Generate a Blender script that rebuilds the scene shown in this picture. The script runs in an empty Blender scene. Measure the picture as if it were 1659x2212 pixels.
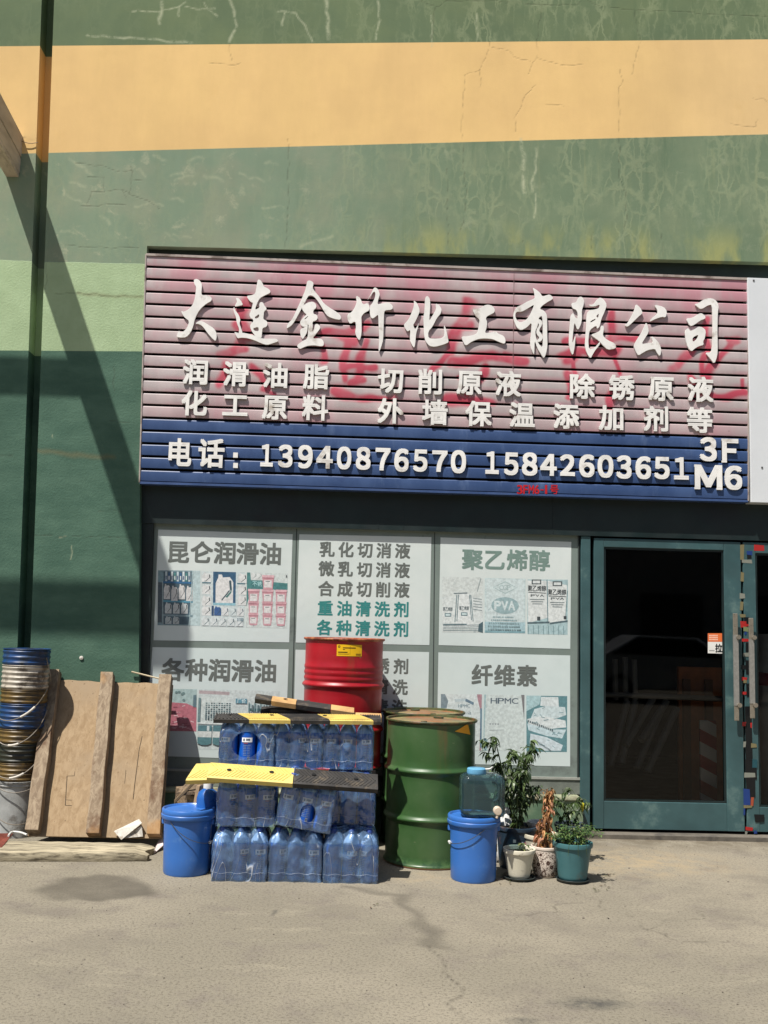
import bpy, bmesh, math, random
import numpy as np
from mathutils import Vector, Matrix
from mathutils.geometry import tessellate_polygon
R = math.radians
sc = bpy.context.scene
COL = sc.collection
rnd = random.Random(7)
# ---------------------------------------------------------------- camera
CAM_F = 2150.0                      # focal length, in units of a 1659 x 2212 picture
PHI, PSI, RHO, CAM_H, CAM_Y = R(6.6), math.atan(.028), .026, 1.48, -7.4
cF = Vector((math.sin(PSI)*math.cos(PHI), math.cos(PSI)*math.cos(PHI), math.sin(PHI)))
_r0 = Vector((math.cos(PSI), -math.sin(PSI), 0)); _u0 = _r0.cross(cF)
cR = _r0*math.cos(RHO) + _u0*math.sin(RHO); cU = _u0*math.cos(RHO) - _r0*math.sin(RHO)
CAM = Vector((0, CAM_Y, CAM_H))
cd = bpy.data.cameras.new("camera"); cam = bpy.data.objects.new("camera", cd); COL.objects.link(cam)
cd.sensor_fit = 'VERTICAL'; cd.sensor_height = 24; cd.lens = 24*CAM_F/2212; cd.clip_start = .05; cd.clip_end = 500
cam.matrix_world = Matrix(((cR.x, cU.x, -cF.x, CAM.x), (cR.y, cU.y, -cF.y, CAM.y), (cR.z, cU.z, -cF.z, CAM.z), (0, 0, 0, 1)))
sc.camera = cam
def ray(px, py): return cF + cR*((px-829.5)/CAM_F) + cU*((1106-py)/CAM_F)
def at(px, py, Y=0.0):              # the point of the vertical plane y = Y measured at that pixel of the survey photo
    d = ray(px, py); return CAM + d*((Y-CAM.y)/d.y)
def gr(px, py, z=0.0):
    d = ray(px, py); return CAM + d*((z-CAM.z)/d.z)
# ---------------------------------------------------------------- light
SUN = Vector((.37, .40, -1.0)).normalized()
sl = bpy.data.lights.new("sun", 'SUN'); sl.energy = 5.0; sl.angle = R(.6); sl.color = (1, .955, .89)
so = bpy.data.objects.new("sun", sl); COL.objects.link(so); so.rotation_euler = SUN.to_track_quat('-Z', 'Y').to_euler(); so.location = (-8, -9, 20)
w = bpy.data.worlds.new("World"); sc.world = w; w.use_nodes = True
wn = w.node_tree; wn.nodes.clear()
sk = wn.nodes.new('ShaderNodeTexSky'); sk.sky_type = 'NISHITA'; sk.sun_disc = False
sk.sun_elevation = math.asin(-SUN.z); sk.sun_rotation = math.atan2(-SUN.x, -SUN.y); sk.dust_density = 1.5
bg = wn.nodes.new('ShaderNodeBackground'); bg.inputs[1].default_value = .07
wo = wn.nodes.new('ShaderNodeOutputWorld'); wn.links.new(sk.outputs[0], bg.inputs[0]); wn.links.new(bg.outputs[0], wo.inputs[0])
sc.view_settings.view_transform = 'Standard'; sc.view_settings.look = 'None'; sc.view_settings.exposure = 0.52; sc.view_settings.gamma = 1
try:
    sc.cycles.max_bounces = 8; sc.cycles.transparent_max_bounces = 16; sc.cycles.use_denoising = True
except Exception: pass
# ---------------------------------------------------------------- helpers
def lin(c):
    c = [x/255 for x in c]
    return tuple(x/12.92 if x <= .04045 else ((x+.055)/1.055)**2.4 for x in c)
class NT:
    def __init__(s, name):
        s.m = bpy.data.materials.new(name); s.m.use_nodes = True; s.t = s.m.node_tree; s.t.nodes.clear()
        s.out = s.new('ShaderNodeOutputMaterial'); s._o = None
    def new(s, k): return s.t.nodes.new(k)
    def put(s, sock, v):
        if v is None: return
        if isinstance(v, bpy.types.NodeSocket): s.t.links.new(v, sock)
        elif isinstance(v, (tuple, list)) and len(v) == 3 and sock.type == 'RGBA': sock.default_value = (*v, 1)
        else: sock.default_value = v
    def obj(s):
        if s._o is None: s._o = s.new('ShaderNodeTexCoord').outputs['Object']
        return s._o
    def geo(s): return s.new('ShaderNodeNewGeometry').outputs['Position']
    def map(s, v, scale=(1, 1, 1), rot=(0, 0, 0)):
        n = s.new('ShaderNodeMapping'); s.put(n.inputs[0], v); n.inputs['Scale'].default_value = scale; n.inputs['Rotation'].default_value = rot; return n.outputs[0]
    def noise(s, scale, detail=4, rough=.55, vec=None, col=False, dist=0):
        n = s.new('ShaderNodeTexNoise'); s.put(n.inputs['Vector'], vec or s.obj()); n.inputs['Scale'].default_value = scale
        n.inputs['Detail'].default_value = detail; n.inputs['Roughness'].default_value = rough; n.inputs['Distortion'].default_value = dist
        return n.outputs['Color' if col else 0]
    def voro(s, scale, vec=None, feat='F1', rand=1):
        n = s.new('ShaderNodeTexVoronoi'); n.feature = feat; s.put(n.inputs['Vector'], vec or s.obj()); n.inputs['Scale'].default_value = scale
        n.inputs['Randomness'].default_value = rand; return n.outputs['Distance']
    def math(s, op, a, b=None, clamp=False):
        n = s.new('ShaderNodeMath'); n.operation = op; n.use_clamp = clamp; s.put(n.inputs[0], a); s.put(n.inputs[1], b); return n.outputs[0]
    def rng(s, v, a, b, c=0, d=1):
        n = s.new('ShaderNodeMapRange'); s.put(n.inputs[0], v)
        for i, q in enumerate((a, b, c, d)): n.inputs[i+1].default_value = q
        n.interpolation_type = 'SMOOTHSTEP'; return n.outputs[0]
    def mix(s, f, a, b, mode='MIX'):
        n = s.new('ShaderNodeMix'); n.data_type = 'RGBA'; n.blend_type = mode
        s.put(n.inputs[0], f); s.put(n.inputs[6], a); s.put(n.inputs[7], b); return n.outputs[2]
    def attr(s, name, out='Fac'):
        n = s.new('ShaderNodeAttribute'); n.attribute_name = name; return n.outputs[out]
    def sep(s, v):
        n = s.new('ShaderNodeSeparateXYZ'); s.put(n.inputs[0], v); return n.outputs
    def bump(s, h, strength=.3, dist=.01):
        n = s.new('ShaderNodeBump'); n.inputs['Strength'].default_value = strength; n.inputs['Distance'].default_value = dist; s.put(n.inputs['Height'], h); return n.outputs[0]
    def bsdf(s, col, rough=.6, normal=None, metal=0, spec=.5, **kw):
        n = s.new('ShaderNodeBsdfPrincipled'); s.put(n.inputs['Base Color'], col); s.put(n.inputs['Roughness'], rough); s.put(n.inputs['Metallic'], metal)
        s.put(n.inputs['Specular IOR Level'], spec); s.put(n.inputs['Normal'], normal)
        for k, v in kw.items(): s.put(n.inputs[k], v)
        return n.outputs[0]
    def fin(s, sh): s.t.links.new(sh, s.out.inputs[0]); return s.m
    def mixsh(s, f, a, b):
        n = s.new('ShaderNodeMixShader'); s.put(n.inputs[0], f); s.t.links.new(a, n.inputs[1]); s.t.links.new(b, n.inputs[2]); return n.outputs[0]
def M(name, col, rough=.6, var=.12, scale=6, bump=.15, bs=80, bd=.003, metal=0, spec=.5, dirt=None, damt=.5, dscale=5, stretch=None):
    t = NT(name); c = lin(col); v = t.obj()
    if stretch: v = t.map(v, stretch)
    n = t.noise(scale, 5, .6, v)
    f = t.rng(n, .25, .75, 1-var*1.6, 1+var)
    cc = t.mix(1.0, c, f, 'MULTIPLY')
    if dirt:
        d = t.rng(t.noise(dscale, 7, .68, v), .62-.3*damt, .80-.3*damt); cc = t.mix(d, cc, lin(dirt))
    nm = t.bump(t.noise(bs, 4, .6, v), bump, bd) if bump else None
    r = t.rng(t.noise(scale*2.3, 3), .2, .8, max(.05, rough-.1), min(1, rough+.1))
    return t.fin(t.bsdf(cc, r, nm, metal, spec))
def attr_mat(name, rough=.6, spec=.3, var=.06, coat=0, bump=0.0):      # colour of each face comes from its own ink or paint
    t = NT(name); c = t.attr('ink', 'Color')
    c = t.mix(1.0, c, t.rng(t.noise(9, 4), .25, .75, 1-var, 1+var), 'MULTIPLY')
    nm = t.bump(t.noise(12, 3), bump, .004) if bump else None
    return t.fin(t.bsdf(c, rough, nm, 0, spec))
class MB:
    """collects faces and builds them as ONE mesh object"""
    def __init__(s): s.v = []; s.f = []; s.mi = []; s.c = []; s.ink = (.8, .8, .8); s.mat = 0; s.xf = None
    def add(s, vs, fs):
        b = len(s.v)
        for p in vs: s.v.append(tuple(s.xf(Vector(p))) if s.xf else tuple(p))
        for f in fs: s.f.append(tuple(i+b for i in f)); s.mi.append(s.mat); s.c.append(s.ink)
    def box(s, x0, x1, y0, y1, z0, z1):
        s.add([(x, y, z) for z in (z0, z1) for y in (y0, y1) for x in (x0, x1)],
              [(0, 2, 3, 1), (4, 5, 7, 6), (0, 1, 5, 4), (2, 6, 7, 3), (0, 4, 6, 2), (1, 3, 7, 5)])
    def quad(s, a, b, c, d): s.add([a, b, c, d], [(0, 1, 2, 3)])
    def hexa(s, P): s.add(P, [(0, 2, 3, 1), (4, 5, 7, 6), (0, 1, 5, 4), (2, 6, 7, 3), (0, 4, 6, 2), (1, 3, 7, 5)])
    def grid(s, fn, nu, nv, skip=None):
        s.add([fn(i/nu, j/nv) for j in range(nv+1) for i in range(nu+1)],
              [(j*(nu+1)+i, j*(nu+1)+i+1, (j+1)*(nu+1)+i+1, (j+1)*(nu+1)+i) for j in range(nv) for i in range(nu) if not (skip and skip((i+.5)/nu, (j+.5)/nv))])
    def lathe(s, prof, n=48, c=(0, 0, 0), a0=0, a1=2*math.pi, cap0=False, cap1=False, fn=None):
        full = abs(a1-a0-2*math.pi) < 1e-6; m = n if full else n+1; vs = []
        for (r, z) in prof:
            for i in range(m):
                a = a0+(a1-a0)*i/n; rr, zz = fn(r, z, a) if fn else (r, z)
                vs.append((c[0]+rr*math.cos(a), c[1]+rr*math.sin(a), c[2]+zz))
        fs = []
        for k in range(len(prof)-1):
            for i in range(n):
                j = (i+1) % m; fs.append((k*m+i, k*m+j, (k+1)*m+j, (k+1)*m+i))
        if cap0: fs.append(tuple(range(m-1, -1, -1)))
        if cap1: fs.append(tuple((len(prof)-1)*m+i for i in range(m)))
        s.add(vs, fs)
    def tube(s, pts, r, n=8, taper=None, caps=True):
        pts = [Vector(p) for p in pts]; vs = []; ref = None
        for i, p in enumerate(pts):
            t = (pts[min(i+1, len(pts)-1)]-pts[max(i-1, 0)]).normalized()
            if ref is None: ref = t.orthogonal().normalized()
            ref = (ref-t*ref.dot(t)).normalized(); b = t.cross(ref)
            rr = r if taper is None else r+(taper-r)*i/(len(pts)-1)
            for k in range(n):
                a = 2*math.pi*k/n; vs.append(p+ref*(rr*math.cos(a))+b*(rr*math.sin(a)))
        fs = [(i*n+k, i*n+(k+1) % n, (i+1)*n+(k+1) % n, (i+1)*n+k) for i in range(len(pts)-1) for k in range(n)]
        if caps: fs += [tuple(range(n-1, -1, -1)), tuple((len(pts)-1)*n+k for k in range(n))]
        s.add(vs, fs)
    def prism(s, poly, w0, w1, place):           # polygon (u, v) from depth w0 to w1 through place(u, v, w)
        tri = tessellate_polygon([[Vector((u, v, 0)) for u, v in poly]]); n = len(poly)
        area = sum(poly[i][0]*poly[(i+1) % n][1]-poly[(i+1) % n][0]*poly[i][1] for i in range(n))
        vs = [place(u, v, w1) for u, v in poly]; fs = []
        for a, b, c in tri:
            A = (poly[b][0]-poly[a][0])*(poly[c][1]-poly[a][1])-(poly[c][0]-poly[a][0])*(poly[b][1]-poly[a][1])
            fs.append((a, b, c) if A > 0 else (a, c, b))
        if w0 != w1:
            vs += [place(u, v, w0) for u, v in poly]
            for i in range(n):
                j = (i+1) % n; fs.append((i, n+i, n+j, j) if area > 0 else (i, j, n+j, n+i))
            fs += [tuple(n+k for k in reversed(t)) for t in fs[:len(tri)]]
        s.add(vs, fs)
    def build(s, name, mats, parent=None, smooth=None, local=False, attrs=None):
        me = bpy.data.meshes.new(name)
        V = np.array(s.v, dtype=float).reshape(-1, 3)
        if parent is not None and not local:
            o = parent; off = Vector((0, 0, 0))
            while o is not None: off += o.location; o = o.parent
            V = V-np.array(off)
        me.from_pydata(V.tolist(), [], s.f)
        for m in (mats if isinstance(mats, (list, tuple)) else [mats]): me.materials.append(m)
        me.polygons.foreach_set('material_index', s.mi)
        a = me.attributes.new('ink', 'FLOAT_COLOR', 'FACE'); a.data.foreach_set('color', np.array([(*c, 1) for c in s.c], dtype=np.float32).ravel())
        for k, arr in (attrs or {}).items():
            b = me.attributes.new(k, 'FLOAT', 'POINT'); b.data.foreach_set('value', np.asarray(arr, dtype=np.float32))
        if smooth is not None:
            me.polygons.foreach_set('use_smooth', [True]*len(me.polygons)); me.update()
            me.set_sharp_from_angle(angle=R(smooth))
        me.update()
        o = bpy.data.objects.new(name, me); COL.objects.link(o)
        if parent is not None: o.parent = parent
        return o
def tag(o, label=None, cat=None, group=None, kind=None):
    for k, v in (('label', label), ('category', cat), ('group', group), ('kind', kind)):
        if v: o[k] = v
    return o
def thing(name, label, cat, loc, group=None):
    o = bpy.data.objects.new(name, None); COL.objects.link(o); o.location = loc; o.empty_display_size = .05
    return tag(o, label, cat, group)
def dup(o, parent=None):
    c = o.copy(); COL.objects.link(c)
    if parent is not None: c.parent = parent
    return c
def bev(o, wd=.003, seg=2, ang=40):
    m = o.modifiers.new('edge', 'BEVEL'); m.width = wd; m.segments = seg; m.limit_method = 'ANGLE'; m.angle_limit = R(ang); return o
def chaikin(p, it=1):
    for _ in range(it):
        q = []
        for i in range(len(p)):
            a, b = p[i], p[(i+1) % len(p)]
            q += [(a[0]*.78+b[0]*.22, a[1]*.78+b[1]*.22), (a[0]*.22+b[0]*.78, a[1]*.22+b[1]*.78)]
        p = q
    return p
def bez(pts, n=8):                               # smooth curve through points
    P = [Vector(p) for p in pts]; out = []
    for i in range(len(P)-1):
        a = P[max(i-1, 0)]; b = P[i]; c = P[i+1]; d = P[min(i+2, len(P)-1)]
        for k in range(n):
            t = k/n; out.append(.5*((2*b)+(c-a)*t+(2*a-5*b+4*c-d)*t*t+(3*b-a-3*c+d)*t**3))
    return out+[P[-1]]
def polyfield(X, Z, lines, width, soft=.5):      # 0..1 closeness of grid points to hand-measured lines
    out = np.zeros(X.shape)
    for ln in lines:
        wd = width
        if isinstance(ln, dict): wd = ln['w']; ln = ln['p']
        for (x0, z0), (x1, z1) in zip(ln[:-1], ln[1:]):
            m = (X > min(x0, x1)-2*wd) & (X < max(x0, x1)+2*wd) & (Z > min(z0, z1)-2*wd) & (Z < max(z0, z1)+2*wd)
            if not m.any(): continue
            dx, dz = x1-x0, z1-z0; L = dx*dx+dz*dz+1e-12
            t = np.clip(((X[m]-x0)*dx+(Z[m]-z0)*dz)/L, 0, 1)
            d = np.hypot(X[m]-x0-t*dx, Z[m]-z0-t*dz)
            out[m] = np.maximum(out[m], np.clip((wd-d)/(wd*soft), 0, 1))
    return out
# lettering: outlines of single characters from Blender's own built-in font
_gl = {}
def load_glyphs(chars):
    objs = []
    for ch in sorted(set(chars)):
        if ch in _gl or ch == ' ': continue
        c = bpy.data.curves.new('glyph', 'FONT'); c.body = ch; c.size = 1; c.resolution_u = 4; c.fill_mode = 'FRONT'
        o = bpy.data.objects.new('glyph', c); COL.objects.link(o); objs.append((ch, o, c))
    dg = bpy.context.evaluated_depsgraph_get(); dg.update()
    for ch, o, c in objs:
        me = bpy.data.meshes.new_from_object(o.evaluated_get(dg))
        V = [(v.co.x, v.co.y) for v in me.vertices]; F = [tuple(p.vertices) for p in me.polygons]
        E = {}
        for f in F:
            for i in range(len(f)):
                a, b = f[i], f[(i+1) % len(f)]; E[(a, b)] = 1
        # weld coincident outline points so that the rim edges are the ones used once
        key = {}; ren = [key.setdefault((round(x, 5), round(y, 5)), i) for i, (x, y) in enumerate(V)]
        cnt = {}
        for f in F:
            for i in range(len(f)):
                a, b = ren[f[i]], ren[f[(i+1) % len(f)]]; cnt[(a, b)] = 1
        rim = [e for e in cnt if (e[1], e[0]) not in cnt]
        xs = [p[0] for p in V]; ys = [p[1] for p in V]
        F2 = []
        for f in F:
            a, b, c2 = V[f[0]], V[f[1]], V[f[2]]
            F2.append(f)
        _gl[ch] = (V, F2, rim, (min(xs), min(ys), max(xs), max(ys)))
        bpy.data.objects.remove(o); bpy.data.meshes.remove(me); bpy.data.curves.remove(c)
def glyph(mb, ch, place, bold=.026, thick=0.0, lift=.0003, step=.0002):
    """adds character ch; place(u, v, w) takes em coordinates and a depth in metres"""
    V, F, rim, _ = _gl[ch]
    offs = [(0, 0)] if bold == 0 else [(-bold, -bold), (bold, -bold), (-bold, bold), (bold, bold)]
    for k, (a, b) in enumerate(offs):
        top = lift+thick+k*step
        P = [place(x+a, y+b, top) for x, y in V]
        fl = []
        for f in F:
            p0, p1, p2 = (V[f[i]] for i in range(3))
            A = sum(V[f[i]][0]*V[f[(i+1) % len(f)]][1]-V[f[(i+1) % len(f)]][0]*V[f[i]][1] for i in range(len(f)))
            fl.append(f if A > 0 else tuple(reversed(f)))
        if thick:
            n = len(V); P += [place(x+a, y+b, lift) for x, y in V]
            fl += [(i, n+i, n+j, j) for i, j in rim]
        mb.add(P, fl)
def gl_box(mb, ch, x0, z0, x1, z1, Y, bold=.026, **kw):       # fit character into the box x0..x1, z0..z1 of plane y = Y
    a, b, c, d = _gl[ch][3]; a -= bold; b -= bold; c += bold; d += bold
    sx, sz = (x1-x0)/(c-a), (z1-z0)/(d-b)
    glyph(mb, ch, lambda u, v, wd: (x0+(u-a)*sx, Y-wd, z0+(v-b)*sz), bold, **kw)
def gl_em(mb, ch, cx, cz, em, Y, bold=.026, **kw):
    a, b, c, d = _gl[ch][3]; mu, mv = (a+c)/2, .38
    glyph(mb, ch, lambda u, v, wd: (cx+(u-mu)*em, Y-wd, cz+(v-mv)*em), bold, **kw)
# ================================================================ GROUND
def xz(pts, Y=0.0): return [(lambda p: (p.x, p.z))(at(px, py, Y)) for px, py in pts]
def xy(pts): return [(lambda p: (p.x, p.y))(gr(px, py)) for px, py in pts]
def ground_mat():
    t = NT('weathered_concrete'); P = t.geo()
    big = t.noise(.55, 5, .6, P); mid = t.noise(3.2, 6, .65, P); fine = t.noise(70, 3, .7, P); grit = t.voro(190, P)
    c = t.mix(t.rng(big, .38, .62), lin((122, 116, 102)), lin((134, 127, 112)))
    c = t.mix(t.rng(mid, .5, .72), c, lin((114, 107, 97)))
    c = t.mix(t.math('MULTIPLY', t.rng(t.noise(1.3, 6, .7, t.map(P, (1, 2.2, 1))), .55, .7), .45), c, lin((148, 141, 123)))
    c = t.mix(t.rng(fine, .36, .52, .5, 0), c, lin((72, 66, 57)))
    c = t.mix(t.rng(grit, .10, .22, .5, 0), c, lin((160, 150, 130)))
    c = t.mix(t.math('MULTIPLY', t.rng(t.noise(24, 5, .75, P), .60, .70), .4), c, lin((84, 78, 68)))
    c = t.mix(t.rng(t.noise(.9, 7, .7, t.map(P, (1, 1.6, 1), (0, 0, .4))), .52, .64, 0, .35), c, lin((104, 98, 88)))
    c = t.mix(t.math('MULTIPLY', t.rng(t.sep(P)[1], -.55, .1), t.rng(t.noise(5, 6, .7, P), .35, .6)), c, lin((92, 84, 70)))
    c = t.mix(t.math('MULTIPLY', t.attr('damp'), t.rng(mid, .2, .7, .6, .95)), c, lin((84, 79, 70)))
    c = t.mix(t.math('MULTIPLY', t.attr('dust'), t.rng(t.noise(9, 6, .7, P), .35, .65)), c, lin((152, 136, 108)))
    c = t.mix(t.math('MULTIPLY', t.attr('crack'), t.rng(t.noise(14, 5, .7, P), .30, .55)), c, lin((62, 57, 50)))
    c = t.mix(t.math('MULTIPLY', t.attr('oil'), t.rng(t.noise(11, 5, .7, P), .2, .6)), c, lin((52, 53, 54)))
    h = t.math('ADD', t.math('MULTIPLY', fine, .6), t.math('ADD', t.math('MULTIPLY', grit, .25), t.math('MULTIPLY', t.attr('crack'), -1.0)))
    return t.fin(t.bsdf(c, .88, t.bump(h, .6, .006), 0, .25))
def blob(X, Y, x, y, rx, ry, soft=.35, ang=0):
    ca, sa = math.cos(ang), math.sin(ang); dx, dy = X-x, Y-y
    d = np.hypot((dx*ca+dy*sa)/rx, (-dx*sa+dy*ca)/ry); return np.clip((1-d)/soft, 0, 1)
nx, ny = 430, 340; gx = np.linspace(-3.4, 3.4, nx); gy = np.linspace(-4.4, .62, ny); GX, GY = np.meshgrid(gx, gy)
rs = np.random.RandomState(3)
def wob(X, Y, f, a, s=0):
    return a*(np.sin(X*f*1.7+Y*f+s)+np.sin(X*f*.6-Y*f*1.9+s*2)+np.sin(X*f*3.1+s*3+Y*f*2.3)*.5)
WX, WY = GX+wob(GX, GY, 9, .02), GY+wob(GX, GY, 11, .03, 2)
pc = gr(210, 1918); damp = blob(WX, WY, pc.x, pc.y, .36, .30, .25)
crk = [xy([(1238, 1925), (1275, 1942), (1310, 1962), (1352, 1978), (1400, 2008), (1440, 2024), (1530, 2034), (1600, 2040), (1680, 2046)]),
       xy([(1128, 1980), (1190, 1965), (1250, 1950)]), xy([(1400, 2008), (1440, 1990), (1520, 1975)])]
CR = np.maximum(polyfield(WX, WY, crk, .008, 1)*.6, polyfield(WX, WY, [xy([(945, 2040), (958, 2075), (975, 2120), (1000, 2190), (1010, 2240)])], .011, 1)*.6)
DR = polyfield(WX, WY, [xy([(745, 1920), (800, 1925), (860, 1930), (885, 1955), (905, 1990), (925, 2020), (948, 2045)])], .075, .8)*.75
pc = gr(1275, 2168); oil = blob(GX, GY, pc.x, pc.y, .20, .085, .8)*.8
pc = gr(1130, 2206); oil = np.maximum(oil, blob(GX, GY, pc.x, pc.y, .09, .05, .8)*.7)
pc = gr(605, 1974); oil = np.maximum(oil, blob(WX, WY, pc.x, pc.y, .02, .03, .4)*.6)
pc = gr(1370, 1862); dust = blob(WX, WY, pc.x, pc.y, .85, .55, .9)*.75
pc = gr(950, 1900); dust = np.maximum(dust, blob(WX, WY, pc.x, pc.y, .6, .2, .9)*.5)
mb = MB(); mb.add([(x, y, 0) for y in gy for x in gx], [(j*nx+i, j*nx+i+1, (j+1)*nx+i+1, (j+1)*nx+i) for j in range(ny-1) for i in range(nx-1)])
att = dict(damp=np.maximum(damp, DR).ravel(), crack=CR.ravel(), oil=oil.ravel(), dust=dust.ravel())
x0, x1, y0, y1, B = -3.4, 3.4, -4.4, .62, 150
n0 = len(mb.v)
for q in ([(-B, -B), (B, -B), (B, y0), (-B, y0)], [(-B, y1), (B, y1), (B, B), (-B, B)], [(-B, y0), (x0, y0), (x0, y1), (-B, y1)], [(x1, y0), (B, y0), (B, y1), (x1, y1)]):
    mb.add([(a, b, 0) for a, b in q], [(0, 1, 2, 3)])
for k in att: att[k] = np.concatenate([att[k], np.zeros(len(mb.v)-n0)])
tag(mb.build('ground', ground_mat(), attrs=att), kind='structure')

# ================================================================ BUILDING
OPL = lambda z: np.interp(z, [0, 1.08, 2.5, 4.27], [-1.52, -1.55, -1.619, -1.662])     # left edge of the shop opening
_a, _b = at(316, 531), at(1659, 566)
ZT = lambda x: _a.z+(_b.z-_a.z)*(x-_a.x)/(_b.x-_a.x)                                    # underside of the upper render
ZJ = float(ZT(OPL(4.27)))
def wall_mat():
    t = NT('painted_render'); P = t.geo(); s = t.sep(P); X, Z = s[0], s[2]
    wv = t.noise(1.5, 3, .5, P); fuzz = t.math('MULTIPLY', t.math('SUBTRACT', t.noise(30, 3, .6, P), .5), .012)
    def line(p, q, wob=0.0):
        a, b = at(*p), at(*q); sl = (b.z-a.z)/(b.x-a.x)
        zz = t.math('SUBTRACT', t.math('SUBTRACT', Z, t.math('MULTIPLY', X, sl)), a.z-sl*a.x)
        if wob: zz = t.math('ADD', zz, t.math('ADD', fuzz, t.math('MULTIPLY', t.math('SUBTRACT', wv, .5), wob)))
        return t.rng(zz, -.003, .003)
    b1 = line((0, 100), (1659, 85)); b2 = line((0, 333), (1659, 290))
    sp, sq = at(0, 562), at(310, 571)
    b3 = line((0, 562), (310, 571), .03); b4 = line((0, 757), (310, 759))
    st = t.map(P, (1, 1, .42)); n1 = t.noise(2.2, 4, .6, P)
    warp = t.mix(.10, P, t.noise(5, 4, .6, P, True), 'LINEAR_LIGHT')
    warp2 = t.mix(.05, t.map(P, (1, 1, .5)), t.noise(9, 4, .6, P, True), 'LINEAR_LIGHT')
    right = t.rng(X, -.9, 1.2)                                      # weathering grows towards the far end of the wall
    # sage coat: chalky grey-green with pale crazing lines and blotches
    sage = t.mix(right, lin((122, 140, 118)), lin((106, 123, 98)))
    sage = t.mix(t.rng(n1, .42, .66), sage, t.mix(right, lin((133, 143, 121)), lin((114, 128, 102))))
    net = t.rng(t.voro(6.5, warp2, 'DISTANCE_TO_EDGE'), .0, .12, 1, 0); netB = t.rng(t.voro(8, t.mix(.06, t.map(P, (1.5, 1, .42)), t.noise(6, 4, .65, P, True), 'LINEAR_LIGHT'), 'DISTANCE_TO_EDGE'), .0, .10, 1, 0)
    mask = t.math('MULTIPLY', t.rng(t.noise(2.6, 6, .7, st), .42, .60), t.rng(X, -1.9, 1.2, .4, .95))
    net = t.math('MULTIPLY', t.math('MAXIMUM', net, t.math('MULTIPLY', netB, .95)), mask)
    sage = t.mix(t.math('MULTIPLY', net, .40), sage, lin((150, 158, 124)))
    sage = t.mix(t.math('MULTIPLY', t.rng(t.noise(5.5, 6, .7, warp), .56, .70), t.rng(X, .2, -1.2, .2, .7)), sage, lin((160, 164, 138)))
    ver = t.rng(t.noise(7, 5, .65, t.map(P, (1, 1, .09))), .52, .72)
    sage = t.mix(t.math('MULTIPLY', ver, t.rng(X, -1.2, 1.4, .1, .4)), sage, lin((78, 104, 80)))
    drip = t.rng(t.noise(9, 5, .65, t.map(P, (1, 1, .07))), .54, .70); sage = t.mix(t.math('MULTIPLY', t.math('MULTIPLY', drip, t.rng(t.noise(1.7, 4, .6, P), .40, .62)), t.rng(X, -1.4, 1, .15, .5)), sage, lin((142, 146, 108)))
    low = t.rng(t.math('SUBTRACT', Z, t.math('MULTIPLY', X, .02)), 4.36, 4.68, 1, 0)   # lime bleeding out above the sign
    low = t.math('MULTIPLY', t.math('MULTIPLY', low, t.rng(X, -.4, .6)), t.rng(t.noise(4.2, 4, .6, t.map(P, (1, 1, .35))), .42, .60))
    sage = t.mix(t.math('MULTIPLY', low, .75), sage, lin((150, 152, 96)))
    top = t.mix(t.rng(n1, .35, .7), lin((96, 112, 84)), lin((104, 118, 86)))
    top = t.mix(t.math('MULTIPLY', net, t.rng(X, -1, 1, .35, .7)), top, lin((136, 146, 112)))
    top = t.mix(t.math('MULTIPLY', ver, t.rng(X, -1, 1, .1, .5)), top, lin((80, 102, 74)))
    yel = t.mix(t.rng(t.noise(1.1, 5, .6, P), .35, .68), lin((216, 181, 124)), lin((223, 188, 127)))
    yel = t.mix(t.rng(X, 1.6, 3.4, 0, .6), yel, lin((212, 182, 134)))
    yel = t.mix(t.math('MULTIPLY', t.rng(t.noise(2.8, 6, .7, P), .56, .75), .35), yel, lin((208, 172, 112)))
    pale = t.mix(t.rng(t.noise(5, 5, .65, P), .35, .7), lin((154, 174, 136)), lin((163, 183, 145)))
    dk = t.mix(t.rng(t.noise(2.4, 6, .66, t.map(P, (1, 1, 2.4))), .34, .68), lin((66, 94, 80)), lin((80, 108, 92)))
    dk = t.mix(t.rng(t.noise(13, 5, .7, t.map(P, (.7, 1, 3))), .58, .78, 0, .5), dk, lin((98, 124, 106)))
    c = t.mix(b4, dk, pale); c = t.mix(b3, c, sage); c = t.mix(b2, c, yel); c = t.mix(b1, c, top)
    c = t.mix(t.math('MULTIPLY', t.attr('stain'), t.rng(t.noise(16, 4, .7, P), .3, .6)), c, lin((176, 180, 150)))
    c = t.mix(t.math('MULTIPLY', t.attr('ochre'), .5), c, lin((112, 104, 74)))
    c = t.mix(t.math('MULTIPLY', t.attr('crack'), t.rng(t.noise(22, 4, .7, P), .30, .5)), c, t.mix(.34, c, (.05, .045, .03)))
    c = t.mix(1.0, c, t.rng(t.noise(.8, 5, .65, t.map(P, (1, 1, .7))), .3, .7, .92, 1.05), 'MULTIPLY'); c = t.mix(1.0, c, t.rng(t.noise(4.5, 6, .75, t.map(P, (1, 1, .16))), .3, .7, .975, 1.02), 'MULTIPLY')
    c = t.mix(t.rng(t.noise(34, 5, .75, P), .66, .74, 0, .35), c, lin((196, 196, 170)))
    rough_band = t.math('SUBTRACT', 1, b3)                          # the lower coat is trowelled rough
    h = t.math('ADD', t.math('MULTIPLY', t.noise(60, 4, .65, P), t.math('ADD', t.math('MULTIPLY', rough_band, .8), .12)), t.math('MULTIPLY', t.attr('crack'), -.35))
    h = t.math('ADD', h, t.math('MULTIPLY', t.noise(6, 3, .5, P), .5)); h = t.math('ADD', h, t.math('MULTIPLY', t.math('MULTIPLY', net, t.math('SUBTRACT', 1, b2)), .2))
    return t.fin(t.bsdf(c, .9, t.bump(h, .42, .008), 0, .2))
WALL = wall_mat()
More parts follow.
